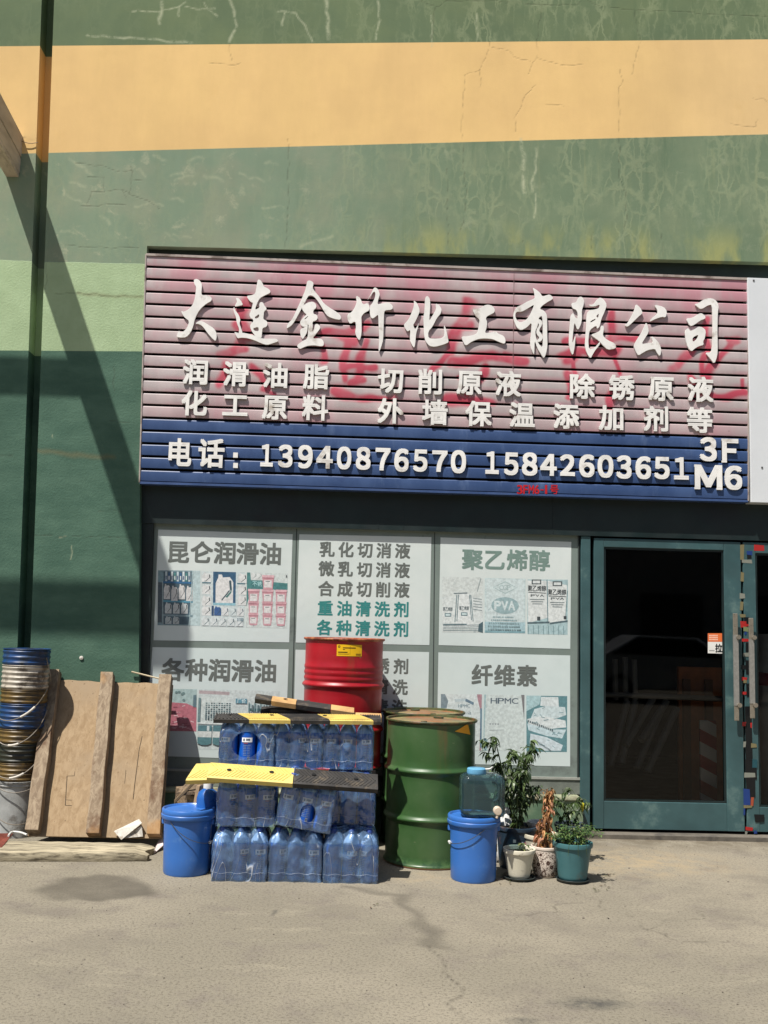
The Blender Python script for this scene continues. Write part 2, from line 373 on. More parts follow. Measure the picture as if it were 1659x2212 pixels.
warehouse = thing('warehouse_building', 'big green and yellow banded warehouse wall with a shopfront under the red sign', 'building', (0, 0, 0))
# the wall's cracks and runs, measured on the survey photo (source pixels / 1.2912)
K = .7745; Z1 = .6456*K
def L1(*p): return xz([(x*Z1, y*Z1) for x, y in p])                 # upper left detail view
def L2(*p): return xz([(1071*K+x*Z1, y*Z1) for x, y in p])          # upper right detail view
Q = .5653*K
def L3(*p): return xz([(x*Q, 650*K+y*Q) for x, y in p])             # left wall detail view
cracks = [L1((990, 185), (995, 230), (1003, 280)), L1((900, 273), (1000, 283), (1040, 278)), L1((1248, 600), (1245, 760), (1247, 880), (1240, 980), (1235, 1080)),
          L1((330, 708), (450, 720), (520, 745), (565, 742), (570, 800), (560, 835), (525, 820)), L1((565, 720), (575, 780), (640, 780)), L1((370, 885), (400, 830), (520, 820), (545, 860)),
          L1((350, 890), (430, 895), (470, 880), (540, 885)), L1((560, 840), (630, 865), (690, 905)), L1((450, 830), (450, 770), (380, 765)), L1((280, 1060), (360, 1070), (480, 1072), (600, 1068)),
          L1((90, 590), (120, 602), (165, 602)),
          L2((460, 185), (440, 250), (415, 300), (350, 325), (345, 420), (335, 520), (342, 610), (345, 720), (355, 830), (350, 930), (330, 1000)), L2((415, 300), (418, 380)),
          L2((655, 365), (610, 420), (590, 460), (570, 510), (570, 570)), L2((470, 205), (540, 220), (560, 245), (630, 265)), L2((660, 170), (665, 250), (640, 275), (625, 320)), L2((668, 250), (740, 280), (800, 283), (860, 280)),
          L2((1022, 300), (1030, 350), (1018, 380), (1016, 500), (1018, 690), (1015, 770), (1045, 835), (1050, 930), (1035, 1010)), L2((1105, 190), (1085, 260), (1072, 320)),
          L2((700, 455), (780, 460)), L2((1590, 425), (1640, 430), (1660, 442)), L2((1500, 540), (1610, 548), (1612, 520)), L2((275, 730), (275, 900), (280, 1090)), L2((600, 1040), (604, 1100)), L2((900, 1000), (897, 1100)), L2((1200, 1010), (1203, 1100)),
          L2((160, 5), (230, 30), (270, 5), (480, 5), (700, 25), (830, 22), (850, 5)), L2((880, 5), (950, 35), (1100, 45), (1250, 50), (1450, 65), (1660, 72)),
          L2((220, 30), (215, 90), (208, 180)), L2((680, 30), (665, 170)), L2((1080, 45), (1095, 120), (1110, 180)),
          L3((215, 295), (380, 300), (490, 305), (500, 313), (705, 316)), L3((225, 150), (232, 200), (220, 290)), L3((160, 1490), (290, 1495), (380, 1503), (500, 1500), (560, 1500), (645, 1502)), L3((290, 1498), (400, 1502)), L3((485, 1373), (610, 1375)), L3((540, 930), (660, 935)),
          L3((160, 700), (168, 900)), L3((0, 1095), (110, 1104)), L3((560, 660), (565, 780))]
runs = [dict(w=.022, p=L2((590, 605), (605, 690), (600, 760), (604, 830))), dict(w=.014, p=L2((660, 640), (655, 720), (640, 790), (640, 830))), dict(w=.010, p=L2((655, 840), (652, 940))), dict(w=.008, p=L2((205, 70), (208, 200))), dict(w=.008, p=L2((400, 60), (402, 170))),
        dict(w=.016, p=L1((995, 0), (1015, 60), (1020, 110), (1000, 160), (990, 185))), dict(w=.02, p=L1((690, 100), (695, 50), (700, 10))), dict(w=.010, p=L1((575, 48), (690, 48), (760, 30), (800, 10))), dict(w=.008, p=L1((770, 30), (775, 70))), dict(w=.009, p=L1((880, 10), (900, 40), (940, 70))), dict(w=.009, p=L1((800, 30), (860, 40), (930, 40))),
        dict(w=.014, p=L1((380, 155), (480, 160), (620, 165), (720, 180), (830, 182))), dict(w=.010, p=L1((1200, 50), (1280, 55), (1330, 130), (1350, 180))), dict(w=.010, p=L1((1225, 60), (1222, 110))), dict(w=.022, p=L1((1410, 0), (1415, 100), (1420, 170))), dict(w=.012, p=L1((1630, 0), (1640, 90), (1620, 170))),
        dict(w=.006, p=L3((358, 1545), (350, 1610))), dict(w=.006, p=L3((290, 1497), (325, 1497))), dict(w=.006, p=L3((260, 1000), (262, 1010)))]
sw = []
for (x, y, r) in [(610, 740, 26), (780, 750, 30), (700, 690, 32), (850, 690, 28), (800, 770, 20), (930, 770, 20), (770, 860, 30), (690, 880, 22), (350, 800, 34), (340, 870, 34), (360, 730, 40), (800, 1020, 34), (620, 880, 22), (460, 955, 22), (1185, 710, 24), (1190, 890, 26), (1100, 775, 34), (300, 1000, 26), (1380, 1040, 40), (740, 1030, 24)]:
    n = rnd.randint(4, 6); a = rnd.uniform(-.5, .9); sw.append(dict(w=rnd.uniform(.012, .02), p=L1(*[(x+(k-n/2)*r*.55*math.cos(a)*1.4, y+(k-n/2)*r*.45*math.sin(a)+rnd.uniform(-8, 8)) for k in range(n)])))
ochre = [dict(w=.03, p=L3((180, 1070), (240, 1078), (330, 1092), (480, 1102), (560, 1106))), dict(w=.02, p=L3((380, 300), (700, 316)))]
def wall_grid(name, fx0, fx1, fz0, fz1, du, dv, Y=0.0):
    nu, nv = du, dv
    U, Vv = np.meshgrid(np.linspace(0, 1, nu+1), np.linspace(0, 1, nv+1))
    Zr = fz0(0)+(fz1(0)-fz0(0))*Vv; X0 = fx0(Zr); Xx = X0+(fx1(Zr)-X0)*U
    Z0 = fz0(Xx); Zz = Z0+(fz1(Xx)-Z0)*Vv; Xx = fx0(Zz)+(fx1(Zz)-fx0(Zz))*U
    WXx = Xx+wob(Xx, Zz, 23, .0035); WZ = Zz+wob(Xx, Zz, 19, .0035, 1)
    ck = polyfield(WXx, WZ, cracks, .0055, 1); stn = np.maximum(polyfield(WXx, WZ, runs, .02, 1)*.75, polyfield(WXx, WZ, sw, .02, 1)*.4); oc = polyfield(WXx, WZ, ochre, .02, 1)
    return Xx, Zz, ck, stn, oc, nu, nv
wb = MB(); A = {'crack': [], 'stain': [], 'ochre': []}
def add_grid(fx0, fx1, fz0, fz1, du, dv):
    Xx, Zz, ck, stn, oc, nu, nv = wall_grid('', fx0, fx1, fz0, fz1, du, dv)
    wb.add([(x, 0, z) for x, z in zip(Xx.ravel(), Zz.ravel())], [(j*(nu+1)+i, j*(nu+1)+i+1, (j+1)*(nu+1)+i+1, (j+1)*(nu+1)+i) for j in range(nv) for i in range(nu)])
    for k, v in (('crack', ck), ('stain', stn), ('ochre', oc)): A[k].append(v.ravel())
cst = lambda v: (lambda q: v+0*q)
GR0, GR1 = at(57, 600).x, 0                                        # the vertical joint in the wall
jl = lambda z: np.interp(z, [0, 1.29, 6.31, 9], [at(38, 1390).x-.03, at(38, 1390).x, at(90, 0).x, at(90, 0).x-.05])   # joint's left lip
jr = lambda z: np.interp(z, [0, 1.29, 6.31, 9], [at(66, 1390).x-.03, at(66, 1390).x, at(117, 0).x, at(117, 0).x-.05])
lo = cst(0.0); zj = cst(ZJ)
add_grid(jr, OPL, lo, zj, 110, 430)
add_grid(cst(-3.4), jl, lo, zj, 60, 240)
add_grid(cst(-3.4), jl, zj, cst(7.0), 60, 180)
add_grid(jr, cst(-1.662), zj, cst(7.0), 90, 250)
add_grid(cst(-1.662), cst(3.5), (lambda x: ZT(np.maximum(x, -1.662))), cst(7.0), 480, 250)
def plain(vs):
    wb.add(vs, [(0, 1, 2, 3)])
    for k in A: A[k].append(np.zeros(len(vs)))
H = 9.0
plain([(-14, 0, 0), (-3.4, 0, 0), (-3.4, 0, H), (-14, 0, H)]); plain([(-3.4, 0, 7), (float(jl(7.)), 0, 7), (float(jl(9.)), 0, H), (-3.4, 0, H)]); plain([(float(jr(7.)), 0, 7), (3.5, 0, 7), (3.5, 0, H), (float(jr(9.)), 0, H)])
plain([(3.5, 0, float(ZT(3.5))), (5.2, 0, float(ZT(5.2))), (5.2, 0, H), (3.5, 0, H)]); plain([(5.2, 0, 0), (14, 0, 0), (14, 0, H), (5.2, 0, H)])
plain([(-14, 0, H), (14, 0, H), (14, 12, H), (-14, 12, H)]); plain([(14, 0, 0), (14, 12, 0), (14, 12, H), (14, 0, H)]); plain([(-14, 12, 0), (-14, 0, 0), (-14, 0, H), (-14, 12, H)]); plain([(14, 12, 0), (-14, 12, 0), (-14, 12, H), (14, 12, H)])
# underside and reveals of the render
plain([(-1.662, 0, ZJ), (5.2, 0, float(ZT(5.2))), (5.2, .07, float(ZT(5.2))), (-1.662, .07, ZJ)])
for zs in ((0, 1.08), (1.08, 2.5), (2.5, ZJ)):
    a, b = float(OPL(zs[0])), float(OPL(zs[1])); plain([(a, 0, zs[0]), (a, .12, zs[0]), (b, .12, zs[1]), (b, 0, zs[1])])
# the recessed joint: two sides and a back
jz = [0, 1.29, 6.31, 9]; JD = .15
for za, zb in zip(jz[:-1], jz[1:]):
    a, b, c, d = float(jl(za)), float(jl(zb)), float(jr(za)), float(jr(zb))
    plain([(a, 0, za), (a, JD, za), (b, JD, zb), (b, 0, zb)]); plain([(c, JD, za), (c, 0, za), (d, 0, zb), (d, JD, zb)]); plain([(a, JD, za), (c, JD, za), (d, JD, zb), (b, JD, zb)])
wall = wb.build('wall', WALL, warehouse, attrs={k: np.concatenate(v) for k, v in A.items()})
# recessed strip behind the sign, lintel and end panels
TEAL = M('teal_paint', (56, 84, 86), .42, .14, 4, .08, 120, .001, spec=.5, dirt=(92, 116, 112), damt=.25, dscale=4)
TEAL_SHADED = M('shaded_teal_paint', (12, 30, 30), .5, .2, 3, .1, 60, .002, dirt=(9, 18, 22), damt=.4, dscale=2)  # teal darkened so the colour carries the shade of lintel and jamb
DGREEN = M('dark_green_paint', (26, 40, 32), .6, .2, 4, .1, 60)
b = MB(); b.box(-1.70, 5.2, .07, .12, 2.22, 4.6); b.build('sign_backing', DGREEN, warehouse)
b = MB(); b.box(-1.62, 5.2, .062, .069, 2.208, 2.7)
for px in (818, 872, 1195): x = at(px, 1100, .06).x; b.box(x-.003, x+.003, .059, .0615, 2.22, 2.6)
b.build('lintel', TEAL_SHADED, warehouse)
FR = .10                                                            # plane of the shop front
b = MB()
b.hexa([Vector(p) for p in ((-1.60, .07, 0), (-1.475, .07, 0), (-1.60, .2, 0), (-1.475, .2, 0), (-1.66, .07, 2.207), (-1.515, .07, 2.207), (-1.66, .2, 2.207), (-1.515, .2, 2.207))]); b.build('window_jamb', TEAL_SHADED, warehouse)
# window: film-covered panes in a grey border
FILM = M('grey_film', (116, 128, 122), .35, .08, 3, .05, 20, .002, dirt=(96, 104, 100), damt=.3, dscale=3)
wTL, wTR, wBL, wBR = at(330, 1128, FR), at(1250, 1155, FR), at(300, 1650, FR), at(1250, 1683, FR)
b = MB(); b.add([Vector((wTL.x, FR, wTL.z)), Vector((wTR.x, FR, wTR.z)), Vector((wBR.x, FR, wBR.z)), Vector((wBL.x-.005, FR, wBR.z))], [(3, 2, 1, 0)]); window = b.build('shop_window', FILM, warehouse)
SEAM = M('seam_rubber', (46, 54, 52), .6)
for (p, q) in (((939, 1150), (934, 1676)), ((641, 1142), (628, 1660))):
    b = MB(); u, v = at(*p, FR), at(*q, FR); b.add([(v.x-.0035, FR-.0012, v.z), (v.x+.0035, FR-.0012, v.z), (u.x+.0035, FR-.0012, u.z), (u.x-.0035, FR-.0012, u.z)], [(0, 1, 2, 3)]); b.build('seal', SEAM, window)
b = MB(); b.box(wTR.x-.006, wTR.x+.004, FR-.006, FR-.0005, wBR.z, wTR.z)
b.build('seal', SEAM, window)
SHEET = None
def sheet_mat():
    t = NT('printed_sheet'); P = t.geo()
    c = t.mix(t.rng(t.noise(2.6, 4, .6, P), .35, .7), lin((194, 203, 200)), lin((203, 210, 207)))
    low = t.rng(t.sep(P)[2], 1.0, 1.9, .45, 0); c = t.mix(low, c, lin((184, 200, 199)))
    c = t.mix(t.rng(t.noise(7, 7, .75, t.map(P, (1, 1, .35))), .62, .8, 0, .35), c, lin((170, 182, 180)))
    h = t.math('ADD', t.noise(5, 2, .5, P), t.math('MULTIPLY', t.noise(2.2, 2, .5, t.map(P, (3, 1, .6))), .8))
    return t.fin(t.bsdf(c, .38, t.bump(h, .25, .012), 0, .5))
SHEET = sheet_mat()
panels = [[(341.8, 1143.9), (632.2, 1153.9), (624.6, 1387.6), (331.8, 1383)], [(646.5, 1154), (931.9, 1160.2), (927.6, 1393.5), (638.9, 1388)], [(951.5, 1160.8), (1234.2, 1170.6), (1231.9, 1401.7), (947.6, 1393.5)],
          [(329.4, 1397.9), (624, 1402.7), (616, 1642), (312, 1632)], [(638.3, 1403.4), (927, 1408.5), (922, 1650), (632, 1644)], [(947, 1409.2), (1231.7, 1415.8), (1231.7, 1655.7), (943, 1649)]]
Y1 = FR-.0015
for pn in panels:
    b = MB(); p = [at(*q, Y1) for q in pn]; b.add([p[3], p[2], p[1], p[0]], [(0, 1, 2, 3)]); b.build('printed_sheet', SHEET, window)
TXT = ["昆仑润滑油", "乳化切消液", "微乳切消液", "合成切削液", "重油清洗剂", "各种清洗剂", "聚乙烯醇", "各种润滑油", "锈剂", "清洗", "纤维素"]
load_glyphs("".join(TXT)+"润滑油脂切削原液除锈化工料外墙保温添加剂等电话号拉价厂不锈钢HPMCPVACGP3FM6-1２１３４５６７８９０ＦＭ：kg0987654：")
INK = attr_mat('printing_ink', .45, .4, .05)
def text_row(s, p0, p1, empx, colour, Y=Y1, parent=None, bold=.028):
    a, c = at(*p0, Y), at(*p1, Y); em = empx/CAM_F*(at(*p0, Y)-CAM).dot(cF)
    b = MB(); b.ink = lin(colour)
    for i, ch in enumerate(s):
        q = a.lerp(c, i/max(1, len(s)-1)); gl_em(b, ch, q.x, q.z, em, Y, bold, lift=.0006)
    return b.build('lettering', INK, parent)
G1, G2, TL_ = (98, 103, 99), (112, 134, 126), (52, 124, 122)
text_row(TXT[0], (386.4, 1192.5), (583.7, 1196.4), 50, G1, parent=window)
for i, (p, q, col) in enumerate([((706.6, 1186.5), (869.8, 1190.2), G1), ((705, 1228.4), (868.8, 1232.1), G1), ((704.1, 1271.4), (868.2, 1274.5), G1), ((702.6, 1313.8), (866.5, 1316.4), TL_), ((701.1, 1355.4), (865.9, 1358.9), TL_)]):
    text_row(TXT[1+i], p, q, 34, col, parent=window)
text_row(TXT[6], (1020.8, 1208.2), (1165.5, 1210.8), 47, G2, parent=window)
text_row(TXT[7], (373.7, 1446.4), (573, 1449.5), 50, G1, parent=window)
text_row(TXT[8], (824.5, 1438), (865.9, 1439.3), 34, G1, parent=window); text_row(TXT[9], (823, 1483), (864.2, 1484.3), 34, G1, parent=window); text_row(TXT[9], (822, 1527), (863, 1528), 34, G1, parent=window)
text_row(TXT[10], (1041.4, 1458.2), (1138.4, 1459.8), 47, G1, parent=window)
# ---- printed pictures: flat ink shapes, each a fraction of a millimetre over the one below
def pale(c):
    g = sum(c)/3; return lin(tuple((x*.74+g*.26)*.94+200*.06 for x in c))
def pic_mat():
    t = NT('picture_ink'); c = t.attr('ink', 'Color'); P = t.geo()
    c = t.mix(1.0, c, t.rng(t.noise(42, 4, .65, P), .3, .7, .82, 1.12), 'MULTIPLY'); c = t.mix(t.rng(t.noise(30, 5, .7, t.map(P, (1, 1, .6))), .58, .72, 0, .45), c, lin((92, 124, 134)))
    return t.fin(t.bsdf(c, .4, None, 0, .45))
PINK = pic_mat()
class Pic:
    def __init__(s, quad):
        s.q = [at(*p, Y1) for p in quad]; s.b = MB(); s.k = 0
    def pl(s, u, v, wd=0):
        a = s.q[0].lerp(s.q[1], u); c = s.q[3].lerp(s.q[2], u); p = a.lerp(c, v); return Vector((p.x, Y1-wd, p.z))
    def poly(s, pts, col):
        s.k += 1; s.b.ink = pale(col); s.b.prism([(u, -v) for u, v in pts], 0, .0005+.00004*s.k, lambda u, v, wd: s.pl(u, -v, wd)) if 0 else s.b.prism([(u, -v) for u, v in pts], .0005+.00004*s.k, .0005+.00004*s.k, lambda u, v, wd: s.pl(u, -v, wd))
    def rect(s, u0, v0, u1, v1, col): s.poly([(u0, v0), (u0, v1), (u1, v1), (u1, v0)], col)
    def bar(s, u0, v0, u1, v1, wd, col):
        L = math.hypot(u1-u0, v1-v0)+1e-9; nx, ny = -(v1-v0)/L*wd/2, (u1-u0)/L*wd/2
        s.poly([(u0+nx, v0+ny), (u1+nx, v1+ny), (u1-nx, v1-ny), (u0-nx, v0-ny)], col)
    def oval(s, u, v, ru, rv, col, n=20, fn=None): s.poly([(u+ru*math.cos(-2*math.pi*i/n), v+rv*math.sin(-2*math.pi*i/n)) for i in range(n)], col)
    def jug(s, u, v, wd, h, col, acc):              # oil can with a handle slot
        s.poly([(u, v+h), (u+wd, v+h), (u+wd, v+h*.25), (u+wd*.8, v+h*.08), (u+wd*.4, v+h*.10), (u+wd*.36, v), (u+wd*.16, v), (u+wd*.14, v+h*.12), (u, v+h*.3)], col)
        s.bar(u+wd*.82, v+h*.2, u+wd*.88, v+h*.55, wd*.12, acc); s.bar(u+wd*.35, v+h*.9, u+wd*.8, v+h*.55, wd*.06, acc)
    def text(s, ch, u, v, wd, h, col, bold=.02):
        s.k += 1; s.b.ink = pale(col); n = len(ch)
        for i, c in enumerate(ch):
            a, bb, c2, d = _gl[c][3]; uu = u+wd*i/n; ww = wd/n*.9
            glyph(s.b, c, lambda x, y, w_: s.pl(uu+(x-a)/(c2-a)*ww, v+h-(y-bb)/(d-bb)*h, w_), bold, lift=.0006+.00004*s.k, step=.00003)
    def done(s): return s.b.build('printed_picture', PINK, window)
def zq5(*p): return [(271.1+x*.30346, 1030.1+y*.30346) for x, y in p]
def zq6(*p): return [(735.8+x*.32679, 1030.1+y*.32679) for x, y in p]
def zq2(*p): return [(813.2+x*.3128, 1355.4+y*.3128) for x, y in p]
BL, TQ, WT, LT = (38, 84, 122), (88, 158, 164), (200, 208, 204), (160, 196, 200)
# shelf of oil cans
p = Pic(zq5((232, 665), (533, 668), (533, 1060), (228, 1056))); p.rect(0, 0, 1, 1, (104, 140, 150)); p.rect(.13, .02, .8, .98, (58, 88, 104)); p.poly([(.8, 0), (.78, .6), (.72, 1), (1, 1), (1, 0)], (168, 194, 196)); p.rect(0, .22, .1, .95, (62, 80, 92))
for k in range(9): p.rect(.17+k*.068, .02+.02*(k % 2), .17+k*.068+.048, .2, [(170, 190, 196), (40, 90, 140), (200, 214, 216), (60, 130, 130)][k % 4]); p.rect(.18+k*.068, .1, .205+k*.068, .17, [(40, 70, 120), (210, 214, 214)][k % 2])
for v in (.2, .545, .80): p.bar(.12, v+.015, .82, v+.025, .035, [(32, 96, 150), (60, 140, 170), (110, 140, 150)][[.2, .545, .80].index(v)])
for k in range(4): p.jug(.14+k*.175, .25+.03*(k % 2), .15, .275, (196, 196, 194), (48, 60, 66))
for k in range(3): p.jug(.17+k*.19, .585, .155, .20, (178, 186, 186), (40, 52, 58))
for k in range(2): p.jug(.18+k*.18, .835, .145, .14, (164, 178, 180), (40, 52, 58))
p.bar(.11, .2, .13, 1, .02, (140, 160, 165)); p.bar(.82, 0, .74, 1, .02, (150, 180, 184)); p.done()
# one big can on blue
p = Pic(zq5((540, 672), (852, 680), (845, 1072), (538, 1065))); p.rect(0, 0, 1, 1, (186, 202, 202)); p.rect(.27, 0, .79, .60, BL)
p.jug(.33, .05, .40, .52, (208, 208, 206), (44, 76, 88)); p.poly([(.55, .46), (.66, .36), (.70, .30), (.69, .38), (.60, .47)], (60, 120, 116)); p.rect(.27, .565, .79, .61, (120, 180, 196))
for (u, v) in [(.02, .02), (.02, .23), (.02, .44), (.02, .62), (.84, .02), (.84, .23), (.84, .42)]: p.jug(u, v, .2, .18, (204, 207, 205), (70, 84, 88))
p.bar(.02, .205, .22, .205, .02, (60, 110, 126)); p.bar(.82, .205, 1, .205, .02, (60, 110, 126)); p.rect(.24, .62, .29, .8, (40, 70, 110))
for k, c in enumerate([(40, 84, 150), (200, 205, 205), (190, 205, 205), (200, 205, 204)]): p.jug(.3+k*.175, .63, .16, .165, c, (50, 80, 100))
for k in range(5): p.jug(.02+k*.195, .82, .17, .16, (196, 206, 206), (56, 88, 100))
for k in range(5): p.rect(.84+k*.03, .83, .855+k*.03, .89, (50, 100, 120))
p.done()
# pink pails
p = Pic(zq5((865, 680), (1155, 688), (1150, 1078), (858, 1072))); p.rect(0, 0, 1, 1, (190, 202, 198)); p.poly([(0, 0), (0, .62), (.12, .3), (1, .3), (1, .18), (.1, .14), (.08, 0)], (58, 128, 126)); p.rect(.1, .14, .42, .3, (54, 122, 122)); p.rect(.68, .2, .96, .31, (54, 122, 122))
p.jug(.1, 0, .14, .12, (198, 205, 202), (120, 140, 138)); p.jug(.23, 0, .14, .12, (198, 205, 202), (120, 140, 138)); p.text("不锈", .14, .16, .24, .09, (150, 208, 208), .012)
PK, PD, PL = (200, 138, 148), (176, 104, 116), (206, 204, 202)
def pail(u, v, wd, h):
    p.poly([(u+.03*wd, v+h*.2), (u+.12*wd, v+h*.96), (u+.3*wd, v+h), (u+.7*wd, v+h), (u+.88*wd, v+h*.96), (u+.97*wd, v+h*.2)], PK); p.rect(u, v, u+wd, v+h*.16, (214, 162, 170)); p.rect(u+.01, v+h*.16, u+wd-.01, v+h*.24, PD)
    p.rect(u+.18*wd, v+h*.34, u+.8*wd, v+h*.84, PL); p.rect(u+.3*wd, v+h*.40, u+.66*wd, v+h*.45, (90, 96, 96))
for u in (.03, .37, .70):
    v = .0 if u == .37 else .0
    pail(u+.02, .74, .25, .22); pail(u+.01, .52, .27, .25)
    pail(u, .30, .29, .26)
pail(.37, .04, .30, .27); p.rect(.96, .03, .985, .07, (70, 78, 78)); p.done()
# bags beside a wall
D1 = (74, 112, 122)
p = Pic(zq6((672, 660), (940, 664), (940, 1030), (672, 1026))); p.rect(0, 0, 1, 1, (192, 202, 198))
p.poly([(0, .38), (.36, .36), (.3, .95), (0, .95)], (198, 208, 205)); p.poly([(.38, .3), (.7, .3), (.78, .9), (.33, .9)], (204, 212, 210)); p.poly([(.72, .34), (1, .4), (1, .95), (.8, .95)], (196, 206, 204))
for (a, bq, c, d) in [(.36, .32, .31, .82), (.40, .32, .36, .80), (.70, .32, .76, .80), (.67, .32, .72, .78)]: p.bar(a, bq, c, d, .018, D1)
p.bar(.28, .3, .62, .29, .02, (90, 110, 116))
for (u, v) in ((.02, .55), (.42, .53)): p.text("聚乙烯醇", u, v, .24, .07, (70, 90, 96), .01); p.rect(u+.04, v+.11, u+.2, v+.17, D1); p.rect(u+.06, v+.125, u+.18, v+.155, (190, 214, 214))
for k in range(5): p.bar(.76, .38+.05*k, .98, .40+.05*k, .012, (120, 140, 144))
for k in range(4): p.bar(.02, .88+.03*k, .95, .86+.035*k, .008, D1)
p.bar(.02, .86, .6, .85, .015, D1); p.poly([(.9, .85), (1, .8), (1, 1), (.88, .98)], (60, 90, 100)); p.bar(.95, .02, .86, .26, .015, (130, 150, 150)); p.done()
# PVA bag
p = Pic(zq6((953, 668), (1222, 674), (1220, 1034), (952, 1030))); p.rect(0, 0, 1, 1, (178, 200, 200)); p.rect(.04, .02, .96, .8, (186, 204, 204)); p.poly([(0, .8), (1, .8), (1, 1), (0, 1)], (148, 186, 194)); p.rect(0, .96, 1, 1, (110, 158, 168))
for q_ in range(2):
    z = .0+.025*q_; p.poly([(.5, .05+z), (.20+z, .17), (.5, .29-z), (.80-z, .17)], [(150, 176, 176), (184, 203, 203)][q_])
p.text("CGP", .36, .125, .28, .09, (150, 176, 176), .015); p.oval(.5, .5, .34, .155, (132, 166, 170)); p.text("PVA", .24, .42, .52, .16, (190, 208, 208), .03)
for k, (u0, u1) in enumerate([(.2, .72), (.16, .8), (.1, .86), (.08, .88), (.08, .9)]): 
    for j in range(14): 
        u = u0+(u1-u0)*j/14; p.rect(u, .70+.055*k, u+(u1-u0)/14*rnd.uniform(.5, .9), .725+.055*k, (120, 154, 160))
p.done()
# two upright bags with big lettering
p = Pic(zq6((1236, 678), (1502, 680), (1500, 1044), (1234, 1038))); p.rect(0, 0, 1, 1, (150, 184, 188)); p.poly([(0, .02), (.47, .02), (.5, .7), (.02, .8)], (202, 209, 206)); p.poly([(.5, .02), (.98, .1), (.95, .75), (.52, .8)], (202, 209, 206))
p.bar(.48, 0, .51, .78, .02, D1); p.bar(.99, .2, .95, .7, .02, (90, 130, 136))
for (u, v) in ((.1, .0), (.62, .03)): p.rect(u, v, u+.24, v+.09, (66, 78, 80)); p.rect(u+.03, v+.02, u+.21, v+.07, (200, 208, 206))
p.text("聚乙烯醇", .01, .115, .46, .10, (66, 74, 76), .02); p.text("聚乙烯醇", .51, .18, .46, .10, (66, 74, 76), .02); p.bar(.02, .235, .46, .25, .014, (66, 74, 76)); p.bar(.52, .30, .96, .31, .014, (66, 74, 76))
for u in (.06, .56):
    p.text("PVA", u+.02, .275+(u > .5)*.05, .34, .04, (84, 94, 96), .01)
    for k in range(3): p.rect(u+.03*k, .36+.04*k+(u > .5)*.05, u+.36-.03*k, .375+.04*k+(u > .5)*.05, (110, 124, 126))
p.bar(0, .80, .55, .78, .03, (70, 96, 104)); p.bar(.56, .80, 1, .75, .03, (70, 96, 104)); p.rect(.24, .68, .32, .75, (56, 66, 70)); p.rect(.9, .66, .97, .72, (56, 66, 70))
for k in range(8): p.bar(.02+.125*k, .84, .0+.125*k+.03, 1, .012, (90, 130, 138))
p.done()
# pink heap and workshop pictures (lower left sheet)
p = Pic([(372, 1488), (425.5, 1489), (424, 1580), (366, 1579)]); p.rect(0, 0, 1, 1, (150, 180, 178)); p.poly([(0, .32), (.6, .34), (1, .44), (1, 1), (0, 1)], (186, 92, 108))
for k in range(34): u, v = rnd.uniform(.02, .8), rnd.uniform(.40, .95); p.bar(u, v, u+rnd.uniform(.06, .2), v+rnd.uniform(-.03, .03), .022, [(206, 130, 142), (160, 70, 88), (214, 170, 174)][k % 3])
for k in range(5): p.oval(rnd.uniform(.1, .8), rnd.uniform(.04, .28), .06, .03, (96, 130, 130), 10)
p.rect(.86, .14, .98, .42, (80, 112, 124)); p.done()
p = Pic([(430, 1489), (604, 1493), (600, 1622), (424, 1618)]); p.rect(0, 0, 1, 1, (184, 198, 196)); p.bar(0, .045, .38, .06, .055, (168, 150, 152)); p.rect(.02, .13, .38, .55, (190, 204, 200))
for j in range(9):
    for k in range(10): p.rect(.09+.032*k, .22+.033*j, .112+.032*k, .24+.033*j, [(70, 104, 112), (44, 66, 74), (150, 176, 176)][(j*3+k*5+j*k) % 3])
p.bar(.015, .14, .015, .55, .03, (96, 130, 134)); p.rect(.46, .14, .60, .22, (74, 136, 158)); p.text("厂价", .48, .145, .11, .07, (190, 214, 216), .02)
for k in range(16): p.rect(.62+.024*k, .2+.02*(k % 3), .635+.024*k, .36, [(92, 130, 136), (150, 180, 184), (60, 90, 100)][k % 3])
for k in range(9): p.rect(.64+.03*k, .30, .66+.03*k, .345, (52, 92, 96))
p.bar(0, .56, .5, .57, .014, (210, 216, 214))
for k in range(3):
    u = .01+.185*k; p.rect(u, .60, u+.17, .70, (66, 116, 126)); p.rect(u, .70, u+.17, .80, (196, 204, 200)); p.poly([(u, .80), (u, .90), (u+.05, .93), (u+.12, .93), (u+.17, .90), (u+.17, .80)], (66, 120, 128))
    p.rect(u+.11, .61, u+.14, .69, (190, 206, 206))
p.done()
# cellulose bags (lower right sheet)
p = Pic(zq2((445, 460), (728, 462), (725, 850), (445, 850))); p.rect(0, 0, 1, 1, (194, 206, 204)); p.poly([(0, 0), (.1, 0), (.18, .12), (.14, .25), (0, .25)], (110, 132, 142)); p.poly([(.88, 0), (1, 0), (.99, 1), (.95, 1), (.97, .3), (.90, .1)], (168, 120, 130)); p.rect(.965, .25, 1, .95, (62, 110, 140))
p.bar(.34, .11, .62, .10, .05, (170, 190, 194)); p.bar(.6, .10, .8, .17, .05, (90, 120, 140)); p.text("HPMC", .42, .18, .30, .055, (120, 146, 156), .012); p.text("kg", .66, .32, .08, .04, (120, 146, 156), .01); p.done()
p = Pic(zq2((745, 463), (1022, 466), (1018, 852), (738, 850))); p.rect(0, 0, 1, 1, (190, 204, 200)); p.poly([(.92, 0), (1, 0), (1, .45), (.99, .4)], (110, 110, 112)); p.poly([(0, 0), (.04, 0), (.02, .8), (.1, .8), (.1, 1), (0, 1)], (140, 178, 182)); p.text("HPMC", .16, .06, .7, .10, (78, 96, 110), .01)
for k in range(4): p.rect(.14+.065*k, .515, .18+.065*k, .54, (140, 150, 152))
